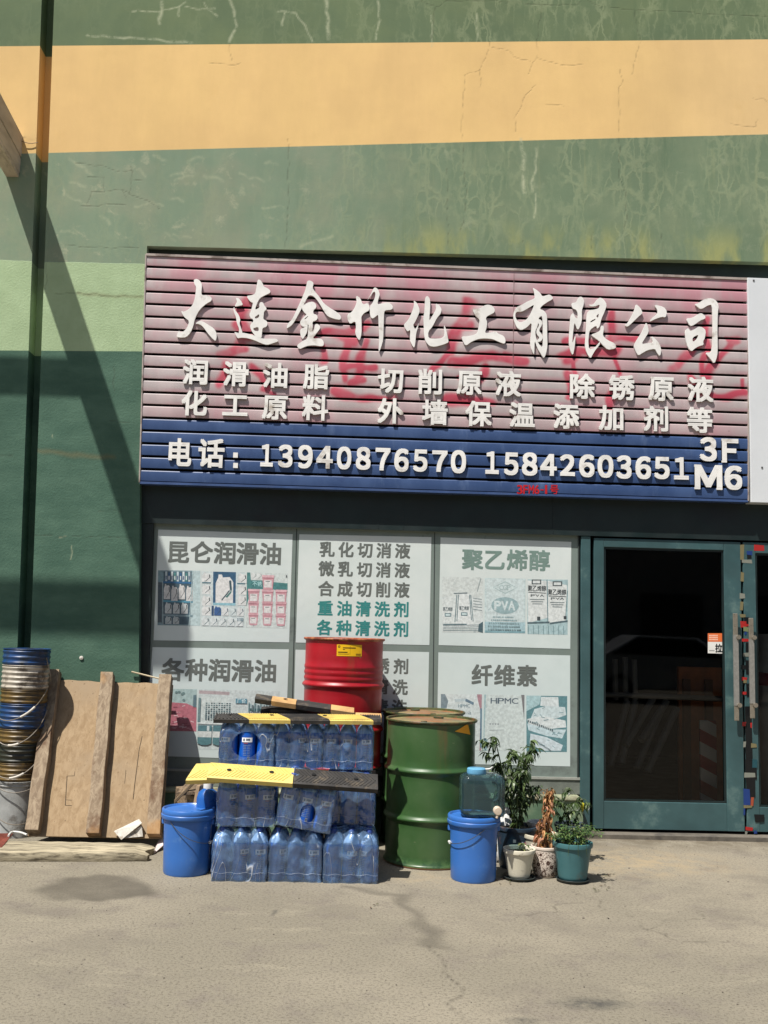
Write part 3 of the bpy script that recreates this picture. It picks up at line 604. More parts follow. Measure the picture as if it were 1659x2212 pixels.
p.bar(.14, .64, .5, .63, .008, (140, 150, 152)); p.rect(.0, .78, .07, .82, (60, 90, 100)); p.done()
p = Pic(zq2((1035, 470), (1317, 474), (1315, 860), (1036, 857))); p.rect(0, 0, 1, 1, (74, 130, 138)); p.poly([(0, 0), (.36, 0), (.32, .16), (0, .28)], (150, 190, 194))
for k, q_ in enumerate([[(.36, .02), (.78, .02), (.8, .2), (.34, .18)], [(.2, .24), (.5, .18), (.95, .2), (.98, .34), (.6, .44), (.1, .42)], [(.02, .42), (.4, .36), (.96, .44), (.98, .56), (.5, .6), (.05, .52)], [(.02, .5), (.6, .6), (.98, .6), (.88, .76), (.5, .72), (.05, .62)], [(.1, .68), (.5, .74), (.9, .88), (.85, .98), (.4, .98), (.08, .86)]]):
    p.poly(q_, [(196, 208, 208), (184, 204, 206), (200, 211, 210), (178, 204, 210), (188, 206, 212)][k])
for k in range(26): u, v = rnd.uniform(.15, .85), rnd.uniform(.22, .9); p.bar(u, v, u+rnd.uniform(.04, .12), v+rnd.uniform(-.03, .05), .012, (110, 150, 158))
for k in range(14): p.rect(.04+.045*k, .44+.012*k, .065+.045*k, .475+.012*k, (60, 84, 92)); p.rect(.2+.03*k, .78+.014*k, .215+.03*k, .81+.014*k, (60, 84, 92))
p.done()
# sill, ledge and dwarf wall under the window
SILLG = M('grey_render', (112, 118, 110), .85, .2, 6, .3, 60); LEDGE = M('painted_ledge', (142, 146, 118), .85, .25, 7, .4, 50, .004, dirt=(96, 88, 70), damt=.5, dscale=6); PLIN = M('green_plinth_paint', (82, 108, 84), .8, .2, 5, .35, 50, .004, dirt=(110, 124, 98), damt=.4)
xr = at(1252, 1700, .1).x
b = MB(); b.box(-1.5, xr, FR-.012, .19, .395, .412); b.build('window_sill', M('pale_sill', (150, 152, 144), .7), warehouse)
b = MB(); b.box(-1.5, xr, FR-.004, .19, .29, .395); b.build('apron_wall', SILLG, warehouse)
b = MB(); b.box(-1.49, at(1258, 1730, -.06).x, -.08, .19, .268, .288); bev(b.build('ledge', LEDGE, warehouse), .008)
b = MB(); b.box(-1.49, at(1262, 1760, -.06).x-.01, -.068, .19, 0, .268); b.build('dwarf_wall', PLIN, warehouse)
# right hand post and doors
pxl = at(1252, 1160, FR).x; pxr = at(1275, 1160, FR).x
b = MB(); b.box(pxl+.006, pxr-.004, .072, .2, 0, 2.207); bev(b.build('door_post', TEAL, warehouse), .004)
GLASS = None
def glass_mat():
    t = NT('tinted_glass'); g = t.new('ShaderNodeBsdfGlossy'); g.inputs['Roughness'].default_value = .02; tr = t.new('ShaderNodeBsdfTransparent'); tr.inputs[0].default_value = (.52, .53, .52, 1)
    fr = t.new('ShaderNodeFresnel'); fr.inputs[0].default_value = 1.40
    return t.fin(t.mixsh(fr.outputs[0], tr.outputs[0], g.outputs[0]))
GLASS = glass_mat(); STEEL = M('brushed_steel', (150, 142, 128), .34, .1, 30, 0, metal=.55)
STEELP = M('perforated_steel', (146, 144, 138), .5, .1, 40, 0, metal=.4)
def door(px0, px1, q0, q1, q2, q3):
    """leaf between px0 and px1; pane q0..q1 wide, q2 top, q3 bottom (survey pixels)"""
    X0, X1 = at(px0, 1500, FR).x, at(px1, 1500, FR).x; a0, a1 = at(q0, 1500, FR).x, at(q1, 1500, FR).x; zt = 2.195; zb = .05; pt, pb = at(1440, q2, FR).z, at(1440, q3, FR).z
    f = MB(); f.box(X0, a0, .075, .125, zb, zt); f.box(a1, X1, .075, .125, zb, zt); f.box(a0, a1, .075, .125, pt, zt); f.box(a0, a1, .078, .125, zb, pb)
    d = bev(f.build('shop_door', TEAL, warehouse), .004)
    bd = MB(); t_ = .014
    for q in ((a0, a0+t_, pb, pt), (a1-t_, a1, pb, pt), (a0+t_, a1-t_, pt-t_, pt), (a0+t_, a1-t_, pb, pb+t_)): bd.box(q[0], q[1], .085, .115, q[2], q[3])
    bd.build('glazing_bead', TEAL_SHADED, d)
    g = MB(); g.add([(a0, .1, pb), (a1, .1, pb), (a1, .1, pt), (a0, .1, pt)], [(0, 1, 2, 3)]); g.build('pane', GLASS, d)
    return d, X0, X1
doorA, dX0, dX1 = door(1281, 1602, 1303, 1565, 1186, 1732)
doorB, eX0, eX1 = door(1607, 1930, 1634, 1900, 1190, 1738)
def handle(d, px, py0, py1, k0, k1):
    a, c = at(px, py0, .03), at(px+4, py1, .03); x = a.x; b = MB()
    b.box(x-.018, x+.018, .024, .036, c.z, a.z); h = b.build('handle', STEEL, d); bev(h, .004)
    b = MB(); b.box(x-.019, x+.019, .021, .034, c.z+.11, a.z-.16); b.build('grip_plate', STEELP, h)
    for kk in (k0, k1):
        b = MB(); z = at(px, kk, .03).z
        for s_, e_ in ((.0, .016), (.036, .076)):
            n = 14; vs = [(x+.018+.017*math.cos(2*math.pi*i/n), y, z+.017*math.sin(2*math.pi*i/n)) for y in (s_ if s_ else .008, e_ if s_ else .022) for i in range(n)]
            b.add(vs, [(i, (i+1) % n, n+(i+1) % n, n+i) for i in range(n)]+[tuple(range(n-1, -1, -1)), tuple(range(n, 2*n))])
        b.build('handle_bolt', STEEL, h, 40)
handle(doorA, 1588, 1325, 1557, 1376, 1523); handle(doorB, 1622, 1335, 1552, 1377, 1523)
# push or pull notice on the glass
stk = [at(1529, 1368, .098), at(1566, 1368, .098), at(1567, 1412, .098), at(1529, 1411, .098)]
b = MB(); b.ink = lin((216, 214, 208)); b.add([stk[3], stk[2], stk[1], stk[0]], [(0, 1, 2, 3)])
m1, m2 = stk[0].lerp(stk[3], .42), stk[1].lerp(stk[2], .42); b.ink = lin((214, 108, 56)); b.add([m1-Vector((0, .0006, 0)), m2-Vector((0, .0006, 0)), stk[1]-Vector((0, .0006, 0)), stk[0]-Vector((0, .0006, 0))], [(0, 1, 2, 3)])
def _st(u, v): return stk[0].lerp(stk[1], u).lerp(stk[3].lerp(stk[2], u), v)
b.ink = lin((226, 190, 170))
for r_ in range(3):
    for j in range(7): q0 = _st(.07+.075*j, .08+.1*r_); q1 = _st(.07+.075*j+.055, .08+.1*r_+.065); b.add([(q0.x, .0970, q1.z), (q1.x, .0970, q1.z), (q1.x, .0970, q0.z), (q0.x, .0970, q0.z)], [(0, 1, 2, 3)])
b.ink = lin((24, 26, 26)); q0, q1 = _st(.42, .95), _st(.82, .52); gl_box(b, "拉", q0.x, q0.z, q1.x, q1.z, .098, .03, lift=.001)
b.ink = lin((150, 150, 148)); q0, q1 = _st(.08, .88), _st(.38, .84); b.add([(q0.x, .0968, q0.z), (q1.x, .0968, q0.z), (q1.x, .0968, q1.z), (q0.x, .0968, q1.z)], [(0, 1, 2, 3)])
b.build('notice_sticker', INK, doorA)
# tape and sticker scraps on the second leaf
b = MB(); TAPEC = {'r': (158, 36, 34), 'k': (14, 16, 18), 'b': (28, 54, 112), 'y': (112, 104, 74), 'w': (120, 122, 112), 'o': (150, 70, 46), 'g': (110, 120, 84), 't': (30, 70, 78)}
def zq(x, y): return (2000+x*.4069)*K, (1450+y*.4069)*K
tape = [('r', 252, 172, 322, 212), ('b', 205, 212, 240, 240), ('k', 205, 240, 235, 268), ('w', 168, 272, 240, 294), ('y', 158, 170, 185, 270), ('y', 160, 360, 182, 420), ('w', 158, 505, 190, 540), ('y', 158, 560, 178, 620), ('y', 158, 645, 196, 670), ('k', 188, 670, 222, 712), ('r', 160, 694, 198, 735), ('r', 190, 712, 218, 728), ('g', 182, 735, 216, 765), ('b', 186, 765, 200, 790), ('r', 168, 812, 216, 834), ('k', 196, 840, 222, 905), ('w', 178, 912, 224, 935), ('k', 196, 960, 224, 1060), ('k', 168, 995, 200, 1022), ('r', 168, 1078, 204, 1100), ('y', 178, 1098, 204, 1116), ('k', 200, 1120, 226, 1210), ('r', 172, 1176, 198, 1200), ('k', 196, 1280, 234, 1640), ('r', 176, 1384, 198, 1416), ('r', 228, 1390, 240, 1425), ('w', 178, 1520, 196, 1556), ('y', 234, 1532, 270, 1560), ('k', 196, 1640, 270, 1780), ('w', 184, 1732, 260, 1764), ('k', 200, 1780, 262, 1900), ('b', 184, 1846, 226, 1956), ('o', 232, 1905, 250, 1960), ('y', 180, 1955, 240, 1975), ('b', 180, 1975, 194, 2020), ('k', 258, 2020, 322, 2070), ('r', 196, 2106, 244, 2130), ('w', 190, 2135, 206, 2160), ('b', 254, 2130, 272, 2150), ('t', 245, 1640, 272, 1700)]
for i, (c, xa, ya, xb, yb) in enumerate(tape):
    Yt = .0744-.00012*i; b.ink = lin(TAPEC[c]); q0, q1 = at(*zq(xa, yb), Yt), at(*zq(xb, ya), Yt); j = lambda: rnd.uniform(-.004, .004)
    b.c = []; b.v = []; b.f = []; b.mi = []; b.add([(q0.x+j(), Yt, q0.z+j()), (q1.x+j(), Yt, q0.z+j()), (q1.x+j(), Yt, q1.z+j()), (q0.x+j(), Yt, q1.z+j())], [(0, 1, 2, 3)]); b.build('tape_scrap', INK, doorB)
b = MB(); b.box(1.66, 5.2, -.03, .45, 0, .03); b.build('threshold', M('worn_threshold', (98, 92, 82), .85, .2, 6, .4, 60, .004, dirt=(70, 66, 60), damt=.5), warehouse)
b = MB(); b.box(eX1, 5.2, .08, .2, 0, 2.207); b.build('end_panel', TEAL, warehouse)
q = at(176, 1421); b = MB(); b.xf = lambda v: Vector((q.x+v.x, -v.z, q.z+v.y)); b.lathe([(.014, 0), (.014, .008), (.0, .012)], 16); b.xf = None; b.build('wall_plug', M('white_plug', (206, 200, 190), .5), warehouse)
# ================================================================ SIGN
SY = -.03                                                           # face of the slats
sTL, sTR, sBL, sBR = at(316, 550, SY), at(1615.5, 603, SY), at(302, 1042, SY), at(1615.5, 1082, SY)
sign = thing('shop_sign', 'wide weathered pink and blue slatted signboard with raised white Chinese letters and phone numbers', 'sign', (sBL.x, 0, sBL.z))
def sgn(u, v, wd=0):                                                # u along, v up 0..1, wd in front of the slats
    a = sBL.lerp(sBR, u); c = sTL.lerp(sTR, u); p = a.lerp(c, v); return Vector((p.x, SY-wd, p.z))
NS = 18
def gh(lines, ox, wd):
    wd = wd*1.35
    return dict(w=wd*.42016*.00375, p=xz([(ox+x*.42016, 526.7+y*.42016) for x, y in lines], SY))
c3, c4 = 271.1, 961.9
ghost = [gh(p, c3, wd) for p, wd in [([(610, 285), (600, 350), (610, 410), (630, 470)], 34), ([(570, 430), (600, 520)], 26), ([(600, 480), (560, 540), (500, 560)], 30), ([(500, 560), (620, 545)], 26), ([(530, 620), (500, 690), (470, 720)], 26), ([(640, 650), (700, 680), (740, 740)], 24), ([(700, 755), (760, 790)], 18), ([(970, 480), (1000, 530), (1020, 590)], 22), ([(1030, 460), (1120, 460), (1250, 420)], 24), ([(1080, 480), (1160, 500)], 28), ([(1140, 500), (1135, 600), (1120, 700)], 24), ([(1240, 500), (1215, 540), (1205, 620), (1195, 710)], 22), ([(1120, 640), (1270, 635)], 22), ([(1150, 720), (1220, 715)], 18), ([(1070, 750), (1200, 790), (1290, 800), (1370, 785)], 24), ([(1210, 390), (1230, 440)], 20), ([(1650, 580), (1610, 620), (1570, 670)], 18)]]
ghost += [gh(p, c4, wd) for p, wd in [([(130, 300), (100, 360), (60, 440), (20, 560)], 30), ([(60, 420), (130, 420)], 28), ([(30, 610), (120, 590), (250, 575), (330, 590), (400, 605)], 26), ([(120, 590), (60, 610)], 30), ([(10, 795), (90, 815), (240, 800)], 24), ([(200, 630), (180, 700), (110, 780)], 22), ([(330, 560), (390, 600)], 22), ([(150, 680), (60, 690)], 14), ([(845, 360), (865, 420), (850, 500)], 20), ([(620, 500), (720, 490)], 18), ([(690, 510), (800, 500), (980, 490)], 22), ([(580, 570), (680, 560), (760, 570)], 26), ([(760, 560), (890, 560)], 24), ([(610, 600), (680, 590)], 26), ([(660, 600), (665, 690)], 18), ([(885, 560), (888, 660)], 16), ([(630, 660), (640, 800)], 18), ([(870, 700), (850, 840)], 18), ([(1345, 400), (1320, 470), (1270, 540), (1240, 580)], 22), ([(1340, 410), (1330, 680)], 20), ([(1240, 560), (1180, 640)], 30), ([(1480, 480), (1460, 540), (1400, 600), (1340, 680)], 24), ([(1455, 480), (1490, 500)], 16), ([(1260, 700), (1320, 770), (1400, 790), (1550, 775)], 24), ([(1525, 700), (1540, 770)], 14), ([(1290, 720), (1280, 800)], 18)]]
def slat_mat():
    t = NT('faded_enamel_slats'); P = t.geo(); s = t.sep(P)
    st = t.map(P, (1, 1, .30)); n = t.noise(1.7, 5, .62, st)
    top = t.rng(s[2], 3.6, 4.25); bot = t.rng(s[2], 3.25, 2.8)
    pk = t.math('ADD', t.rng(n, .42, .66, 0, .55), t.math('MULTIPLY', t.math('MAXIMUM', top, t.math('MULTIPLY', bot, .7)), t.rng(t.noise(2.6, 5, .6, st), .36, .62)), True)
    c = t.mix(t.rng(t.noise(4, 5, .6, st), .38, .62), lin((176, 164, 163)), lin((160, 151, 150)))
    pk = t.math('MAXIMUM', pk, t.math('MULTIPLY', t.rng(t.attr('slat_height'), .55, .15), t.rng(t.noise(1.9, 4, .6, st), .36, .62, .15, .75)))
    c = t.mix(t.math('MULTIPLY', pk, .8), c, lin((176, 116, 128)))
    c = t.mix(t.math('MULTIPLY', t.rng(t.noise(2.1, 5, .6, t.map(P, (1, 1, .5))), .56, .70), t.math('MULTIPLY', top, .55)), c, lin((150, 76, 94)))
    c = t.mix(t.rng(t.noise(9, 5, .7, t.map(P, (1, 1, .12))), .60, .76, 0, .35), c, lin((168, 160, 152)))
    gfac = t.math('MULTIPLY', t.rng(t.attr('ghost'), .0, .8), t.rng(t.noise(3.2, 4, .6, P), .26, .52, .5, .95))
    c = t.mix(gfac, c, t.mix(t.rng(t.noise(2.2, 3, .5, P), .4, .65), lin((168, 54, 74)), lin((180, 78, 94))))
    c = t.mix(t.rng(t.voro(2.1, t.map(P, (1, 1, 1.7))), .012, .02, .5, 0), c, lin((90, 72, 66)))
    return t.fin(t.bsdf(c, t.rng(n, .3, .7, .5, .62), t.bump(t.noise(4.5, 2, .5, t.map(P, (1, 1, 2))), .12, .01), 0, .35))
def blue_mat():
    t = NT('blue_enamel_slats'); P = t.geo(); n = t.noise(3.4, 5, .62, t.map(P, (1, 1, .5)))
    c = t.mix(t.rng(n, .36, .66), lin((46, 68, 108)), lin((60, 82, 122)))
    c = t.mix(t.rng(t.noise(7, 5, .7, t.map(P, (1, 1, .3))), .56, .75, 0, .45), c, lin((92, 112, 146)))
    c = t.mix(t.rng(t.noise(5, 6, .7, t.map(P, (.6, 1, 1.4))), .60, .70, 0, .4), c, lin((34, 50, 92)))
    return t.fin(t.bsdf(c, .42, t.bump(t.noise(4.5, 2, .5, P), .12, .01), 0, .45))
b = MB(); gattr = []
prof = [(.125, -.002, 1), (.145, .002, 1), (.30, .0035, 1), (.5, .004, 1), (.7, .0035, 1), (.87, .002, 1), (.935, -.002, 1), (.955, -.008, 0), (.965, -.04, 0)]
NX = 340
for k in range(NS):
    b.mat = 1 if k < 5 else 0
    rows = []
    for (q, wd, _) in prof:
        v = (k+q)/NS; rows.append([sgn(i/NX, v, wd) for i in range(NX+1)])
    b.add([p for r_ in rows for p in r_], [(j*(NX+1)+i, j*(NX+1)+i+1, (j+1)*(NX+1)+i+1, (j+1)*(NX+1)+i) for j in range(len(prof)-1) for i in range(NX)])
svv = np.array([q[0] for k in range(NS) for q in prof for i in range(NX+1)])
V = np.array(b.v); Xg, Zg = V[:, 0], V[:, 2]
gf = polyfield(Xg+wob(Xg, Zg, 12, .012), Zg+wob(Xg, Zg, 10, .012, 3), ghost, .03, .9)
bk = MB(); P_ = [sgn(u, v, -.068) for u, v in ((0, 0), (1, 0), (1, 1), (0, 1))]; bk.add(P_, [(0, 1, 2, 3)]); bk.build('gap_shade_board', M('gap_shade_black', (10, 9, 10), .9), sign)  # added black sheet, gives the slat gaps their shade by colour
panel_ = b.build('slat_panel', [slat_mat(), blue_mat()], sign, attrs={'ghost': gf, 'slat_height': svv}, smooth=25)
EDGE = M('sign_edge_metal', (172, 160, 152), .5, .2, 5, .1, 60, metal=0, dirt=(110, 96, 88), damt=.5)
b = MB()
def sbox(u0, v0, u1, v1, w0, w1):
    P = [sgn(u, v, wd) for v in (v0, v1) for wd in (w1, w0) for u in (u0, u1)]; b.hexa(P)
sbox(0, .994, 1, 1.004, -.1, .012); sbox(-.0015, 0, .0006, 1.0, -.1, .008); sbox(.9994, 0, 1.0012, 1.0, -.1, .008)
b.build('edge_trim', EDGE, sign)
b = MB(); sbox(0, -.006, 1, .004, -.1, .006); b.build('bottom_trim', M('blue_trim', (54, 76, 118), .45, .15, 5, .1), sign)
u_ = (at(1108, 800, SY).x-sBL.x)/(sBR.x-sBL.x)
b = MB(); sbox(u_-.0004, .28, u_+.0004, .985, .0, .0048); b.build('panel_joint', M('joint_shadow_gap', (120, 92, 92), .7), sign)
LETW = M('white_letter_face', (226, 224, 219), .42, .07, 9, .06, 60, .001, spec=.5, dirt=(168, 158, 146), damt=.22, dscale=6)
LT_, LB_ = .021, .008                                                # letter face and back, in front of the slats
def letter(pieces):
    """one raised character: pieces = [(outline, holes)], in survey pixels"""
    c = bpy.data.curves.new('letter', 'CURVE')
    b = MB()
    for k, (poly, holes) in enumerate(pieces):
        P = [at(*q, SY-LT_) for q in poly]; Hs = [[at(*q, SY-LT_) for q in h] for h in holes]
        loops = [[Vector((p.x, p.z, 0)) for p in L] for L in [P]+Hs]; flat = [p for L in loops for p in L]
        tri = tessellate_polygon(loops); yf = SY-LT_-.0003*k; yb = SY-LB_; vs = [(p.x, yf, p.y) for p in flat]+[(p.x, yb, p.y) for p in flat]; n = len(flat); fs = []
        for t3 in tri:
            a, d, e = (flat[i] for i in t3); A = (d.x-a.x)*(e.y-a.y)-(e.x-a.x)*(d.y-a.y); fs.append(tuple(t3) if A > 0 else tuple(reversed(t3)))
        o = 0
        for li, L in enumerate(loops):
            m = len(L); ar = sum(L[i].x*L[(i+1) % m].y-L[(i+1) % m].x*L[i].y for i in range(m)); ccw = (ar > 0) == (li == 0)
            for i in range(m):
                a, d = o+i, o+(i+1) % m; fs.append((a, n+a, n+d, d) if ccw else (d, n+d, n+a, a))
            o += m
        b.add(vs, fs)
    o = b.build('letter', LETW, sign); bpy.data.curves.remove(c); return o
def cz(o, pts): return chaikin([((o[0]+x*.20494)*K, (o[1]+y*.20494)*K) for x, y in pts])
A1, A2, A3, A4, A5 = (480, 760), (780, 770), (1110, 800), (1400, 790), (1720, 800)
def Lr(o, *ps): letter([(cz(o, p[0]), [cz(o, h) for h in p[1:]]) for p in ps])
Lr(A1, ([(295, 95), (335, 85), (380, 110), (408, 165), (395, 290), (420, 310), (490, 308), (540, 340), (535, 385), (470, 420), (400, 475), (345, 550), (305, 640), (290, 720), (250, 820), (190, 880), (120, 885), (62, 875), (70, 835), (95, 785), (110, 820), (160, 800), (205, 750), (235, 660), (175, 615), (140, 570), (120, 520), (160, 535), (225, 500), (280, 440), (310, 350), (325, 230), (325, 190), (300, 150)],),
   ([(310, 695), (370, 655), (420, 665), (500, 715), (570, 760), (605, 820), (605, 890), (590, 935), (540, 890), (480, 820), (420, 735), (370, 700)],))
Lr(A1, ([(865, 345), (905, 348), (945, 395), (965, 440), (900, 455), (850, 462), (870, 420), (885, 395)],), ([(845, 460), (850, 500), (910, 580), (930, 650), (915, 690), (940, 760), (960, 825), (905, 825), (915, 770), (880, 690), (870, 610), (845, 550), (832, 500)],),
   ([(845, 805), (900, 825), (960, 818), (1060, 840), (1150, 865), (1220, 900), (1330, 900), (1420, 900), (1450, 935), (1360, 965), (1290, 985), (1220, 965), (1120, 920), (1020, 890), (940, 885), (890, 895), (865, 850)],),
   ([(1165, 95), (1200, 100), (1235, 150), (1245, 190), (1310, 220), (1340, 250), (1330, 280), (1250, 315), (1190, 350), (1150, 430), (1125, 510), (1190, 480), (1185, 430), (1205, 400), (1240, 410), (1255, 450), (1285, 480), (1280, 505), (1250, 530), (1245, 590), (1240, 635), (1290, 660), (1300, 700), (1285, 735), (1230, 755), (1225, 800), (1215, 900), (1150, 880), (1090, 810), (1060, 740), (1070, 700), (1110, 660), (1095, 630), (1065, 620), (1050, 570), (1075, 520), (1095, 440), (1100, 410), (1060, 395), (1010, 320), (1080, 310), (1130, 290), (1150, 190)], [(1095, 760), (1175, 735), (1180, 800), (1125, 795)], [(1120, 608), (1186, 560), (1184, 610), (1135, 630)]))
Lr(A2, ([(375, 65), (415, 58), (465, 90), (445, 160), (480, 210), (540, 280), (600, 370), (680, 430), (780, 490), (825, 530), (835, 570), (820, 595), (740, 580), (660, 550), (610, 490), (560, 400), (500, 310), (450, 265), (400, 258), (370, 300), (320, 400), (260, 510), (200, 620), (150, 680), (90, 715), (110, 645), (170, 590), (220, 480), (290, 330), (345, 200), (365, 120)],),
   ([(300, 410), (380, 360), (450, 345), (495, 380), (500, 430), (455, 465), (460, 515), (505, 525), (520, 565), (500, 600), (445, 620), (450, 680), (440, 760), (470, 720), (480, 655), (520, 650), (555, 690), (545, 720), (490, 790), (445, 850), (560, 845), (600, 890), (600, 945), (560, 955), (480, 940), (390, 945), (330, 965), (270, 995), (230, 945), (300, 890), (380, 850), (390, 720), (395, 650), (340, 695), (290, 670), (275, 625), (300, 590), (340, 545), (370, 520), (340, 500), (310, 460)], [(332, 582), (385, 540), (388, 552), (345, 590)]),
   ([(280, 720), (340, 700), (385, 650), (375, 760), (340, 820), (310, 860), (280, 800)],))
Lr(A2, ([(1045, 265), (1100, 300), (1130, 390), (1200, 365), (1225, 420), (1220, 465), (1150, 500), (1110, 550), (1115, 620), (1115, 780), (1090, 875), (1060, 850), (1025, 770), (1040, 690), (1030, 610), (960, 650), (925, 600), (920, 520), (980, 490), (1020, 430), (1050, 350), (1040, 300)],),
   ([(1190, 330), (1240, 250), (1275, 170), (1300, 150), (1340, 180), (1365, 250), (1340, 320), (1330, 385), (1400, 370), (1480, 355), (1540, 400), (1535, 455), (1430, 465), (1420, 510), (1415, 650), (1410, 860), (1380, 970), (1355, 1025), (1345, 1000), (1355, 860), (1345, 600), (1340, 520), (1300, 555), (1260, 580), (1230, 540), (1225, 410), (1260, 370), (1295, 300), (1305, 225), (1280, 205), (1230, 280)],))
Lr(A3, ([(215, 180), (260, 220), (300, 320), (270, 400), (225, 490), (205, 515), (230, 580), (260, 540), (285, 480), (270, 560), (245, 640), (235, 780), (220, 830), (190, 790), (160, 720), (170, 580), (130, 610), (90, 550), (80, 510), (130, 460), (165, 400), (205, 300), (220, 230)],),
   ([(370, 145), (400, 120), (435, 160), (440, 250), (430, 380), (425, 465), (470, 390), (520, 300), (510, 225), (560, 245), (595, 300), (585, 360), (530, 420), (470, 540), (410, 610), (415, 700), (500, 705), (590, 700), (635, 660), (625, 510), (650, 560), (690, 740), (680, 760), (600, 790), (500, 815), (430, 805), (375, 740), (355, 650), (350, 500), (345, 420), (360, 330), (365, 230)],))
Lr(A3, ([(1010, 295), (1100, 300), (1180, 250), (1230, 240), (1290, 260), (1320, 310), (1310, 350), (1260, 375), (1210, 400), (1195, 430), (1215, 480), (1205, 560), (1180, 630), (1270, 620), (1330, 600), (1370, 640), (1430, 660), (1460, 700), (1465, 750), (1445, 775), (1370, 745), (1290, 710), (1200, 700), (1100, 705), (1000, 745), (920, 805), (880, 730), (860, 675), (960, 670), (1060, 645), (1090, 590), (1105, 500), (1110, 440), (1060, 400), (1030, 350)],))
Lr(A4, ([(415, 60), (460, 80), (520, 130), (550, 180), (600, 165), (650, 150), (695, 190), (690, 215), (610, 260), (540, 310), (515, 350), (570, 370), (610, 420), (615, 500), (615, 700), (620, 850), (600, 960), (570, 1025), (530, 960), (480, 880), (445, 770), (440, 960), (430, 965), (390, 870), (385, 790), (400, 640), (405, 530), (340, 600), (260, 640), (200, 600), (160, 500), (155, 410), (190, 330), (270, 290), (360, 240), (450, 205), (440, 120)],
        [(195, 385), (270, 387), (350, 342), (440, 287), (420, 340), (385, 420), (330, 500), (250, 535), (200, 500), (178, 440)], [(500, 465), (553, 437), (558, 700), (556, 880), (495, 820), (456, 720), (456, 640), (485, 590)]),
   ([(470, 480), (540, 500), (550, 560), (500, 640), (540, 690), (560, 740), (530, 790), (485, 800), (480, 770), (515, 740), (470, 690), (470, 630), (510, 570), (480, 520)],))
Lr(A4, ([(940, 270), (1010, 260), (1040, 190), (1085, 180), (1120, 230), (1110, 300), (1085, 370), (1090, 480), (1075, 560), (1040, 630), (1020, 620), (1000, 560), (985, 540), (970, 650), (960, 750), (960, 820), (1005, 690), (990, 870), (965, 985), (930, 920), (910, 800), (920, 640), (930, 490), (940, 430), (970, 400), (1000, 470), (1030, 480), (1035, 420), (1015, 360), (960, 340)],),
   ([(1175, 290), (1240, 290), (1290, 220), (1330, 195), (1380, 210), (1430, 290), (1400, 380), (1350, 490), (1330, 590), (1295, 620), (1285, 570), (1195, 635), (1180, 720), (1175, 800), (1185, 900), (1260, 880), (1335, 790), (1335, 830), (1270, 910), (1240, 960), (1205, 1025), (1150, 940), (1130, 850), (1140, 700), (1150, 560), (1150, 480), (1160, 400), (1190, 365), (1250, 360), (1320, 340), (1335, 285), (1260, 315), (1200, 310)], [(1202, 518), (1265, 480), (1280, 492), (1205, 538)], [(1282, 445), (1322, 408), (1310, 470), (1292, 462)]),
   ([(1210, 700), (1290, 670), (1340, 640), (1345, 575), (1385, 580), (1385, 640), (1370, 710), (1430, 770), (1540, 820), (1555, 870), (1530, 890), (1440, 905), (1370, 840), (1320, 780), (1260, 740)],))
Lr(A5, ([(260, 230), (320, 280), (350, 340), (345, 365), (290, 410), (220, 480), (150, 545), (105, 520), (150, 490), (200, 400), (245, 310)],), ([(505, 240), (640, 270), (685, 330), (670, 415), (620, 405), (540, 430), (450, 475), (470, 430), (560, 360), (555, 310)],),
   ([(405, 480), (430, 560), (435, 620), (390, 690), (335, 780), (420, 765), (500, 760), (470, 670), (520, 700), (580, 770), (605, 840), (600, 920), (580, 940), (545, 890), (520, 840), (420, 860), (350, 900), (295, 935), (260, 880), (230, 800), (280, 710), (340, 620), (380, 530)],))
Lr(A5, ([(1060, 235), (1110, 225), (1170, 180), (1230, 155), (1300, 155), (1360, 190), (1390, 260), (1375, 360), (1370, 600), (1375, 800), (1370, 940), (1330, 1050), (1270, 970), (1205, 895), (1290, 890), (1305, 780), (1310, 500), (1300, 240), (1240, 250), (1180, 290), (1140, 300), (1100, 270)],), ([(940, 430), (1030, 420), (1100, 375), (1150, 355), (1200, 390), (1210, 430), (1140, 455), (1060, 515), (1000, 535)],),
   ([(930, 590), (975, 560), (1000, 605), (1070, 570), (1110, 540), (1170, 550), (1215, 595), (1200, 700), (1175, 740), (1185, 790), (1120, 805), (1060, 840), (1020, 880), (970, 830), (940, 720)], [(1030, 690), (1115, 645), (1100, 700), (1035, 755)]))
LY = SY-LB_; TH = LT_-LB_
def lrow(chars, pts, empx=57):
    for ch, (x, y) in zip(chars, pts):
        q = at(x, y, LY); em = empx/CAM_F*(q-CAM).dot(cF); b = MB(); gl_em(b, ch, q.x, q.z, em, LY, .027, thick=TH); b.build('letter', LETW, sign)
lrow("润滑油脂切削原液除锈原液", [(422.4, 804), (509.8, 808), (594.6, 811.5), (682.9, 814), (843.4, 822.5), (928.6, 825), (1013.2, 826.5), (1097.2, 829.5), (1257.3, 835), (1342.1, 837.5), (1427, 839.5), (1512.3, 841.5)])
lrow("化工原料外墙保温添加剂等", [(420.3, 871.4), (508.5, 875.6), (593.8, 879.8), (680.8, 881.5), (843.4, 888.2), (939.2, 891), (1033.3, 894), (1127, 896.6), (1222.4, 899.5), (1319, 902.9), (1415.7, 905), (1510.2, 908)])
def lbox(ch, ox, x0, y0, x1, y1, bold=.028):
    p, q = at(ox+x0*.42016, 526.7+y1*.42016, LY), at(ox+x1*.42016, 526.7+y0*.42016, LY); b = MB(); gl_box(b, ch, p.x, p.z, q.x, q.z, LY, bold, thick=TH); b.build('letter', LETW, sign)
lbox("电", c3, 220, 1003, 345, 1142); lbox("话", c3, 372, 1005, 513, 1150)
b = MB()
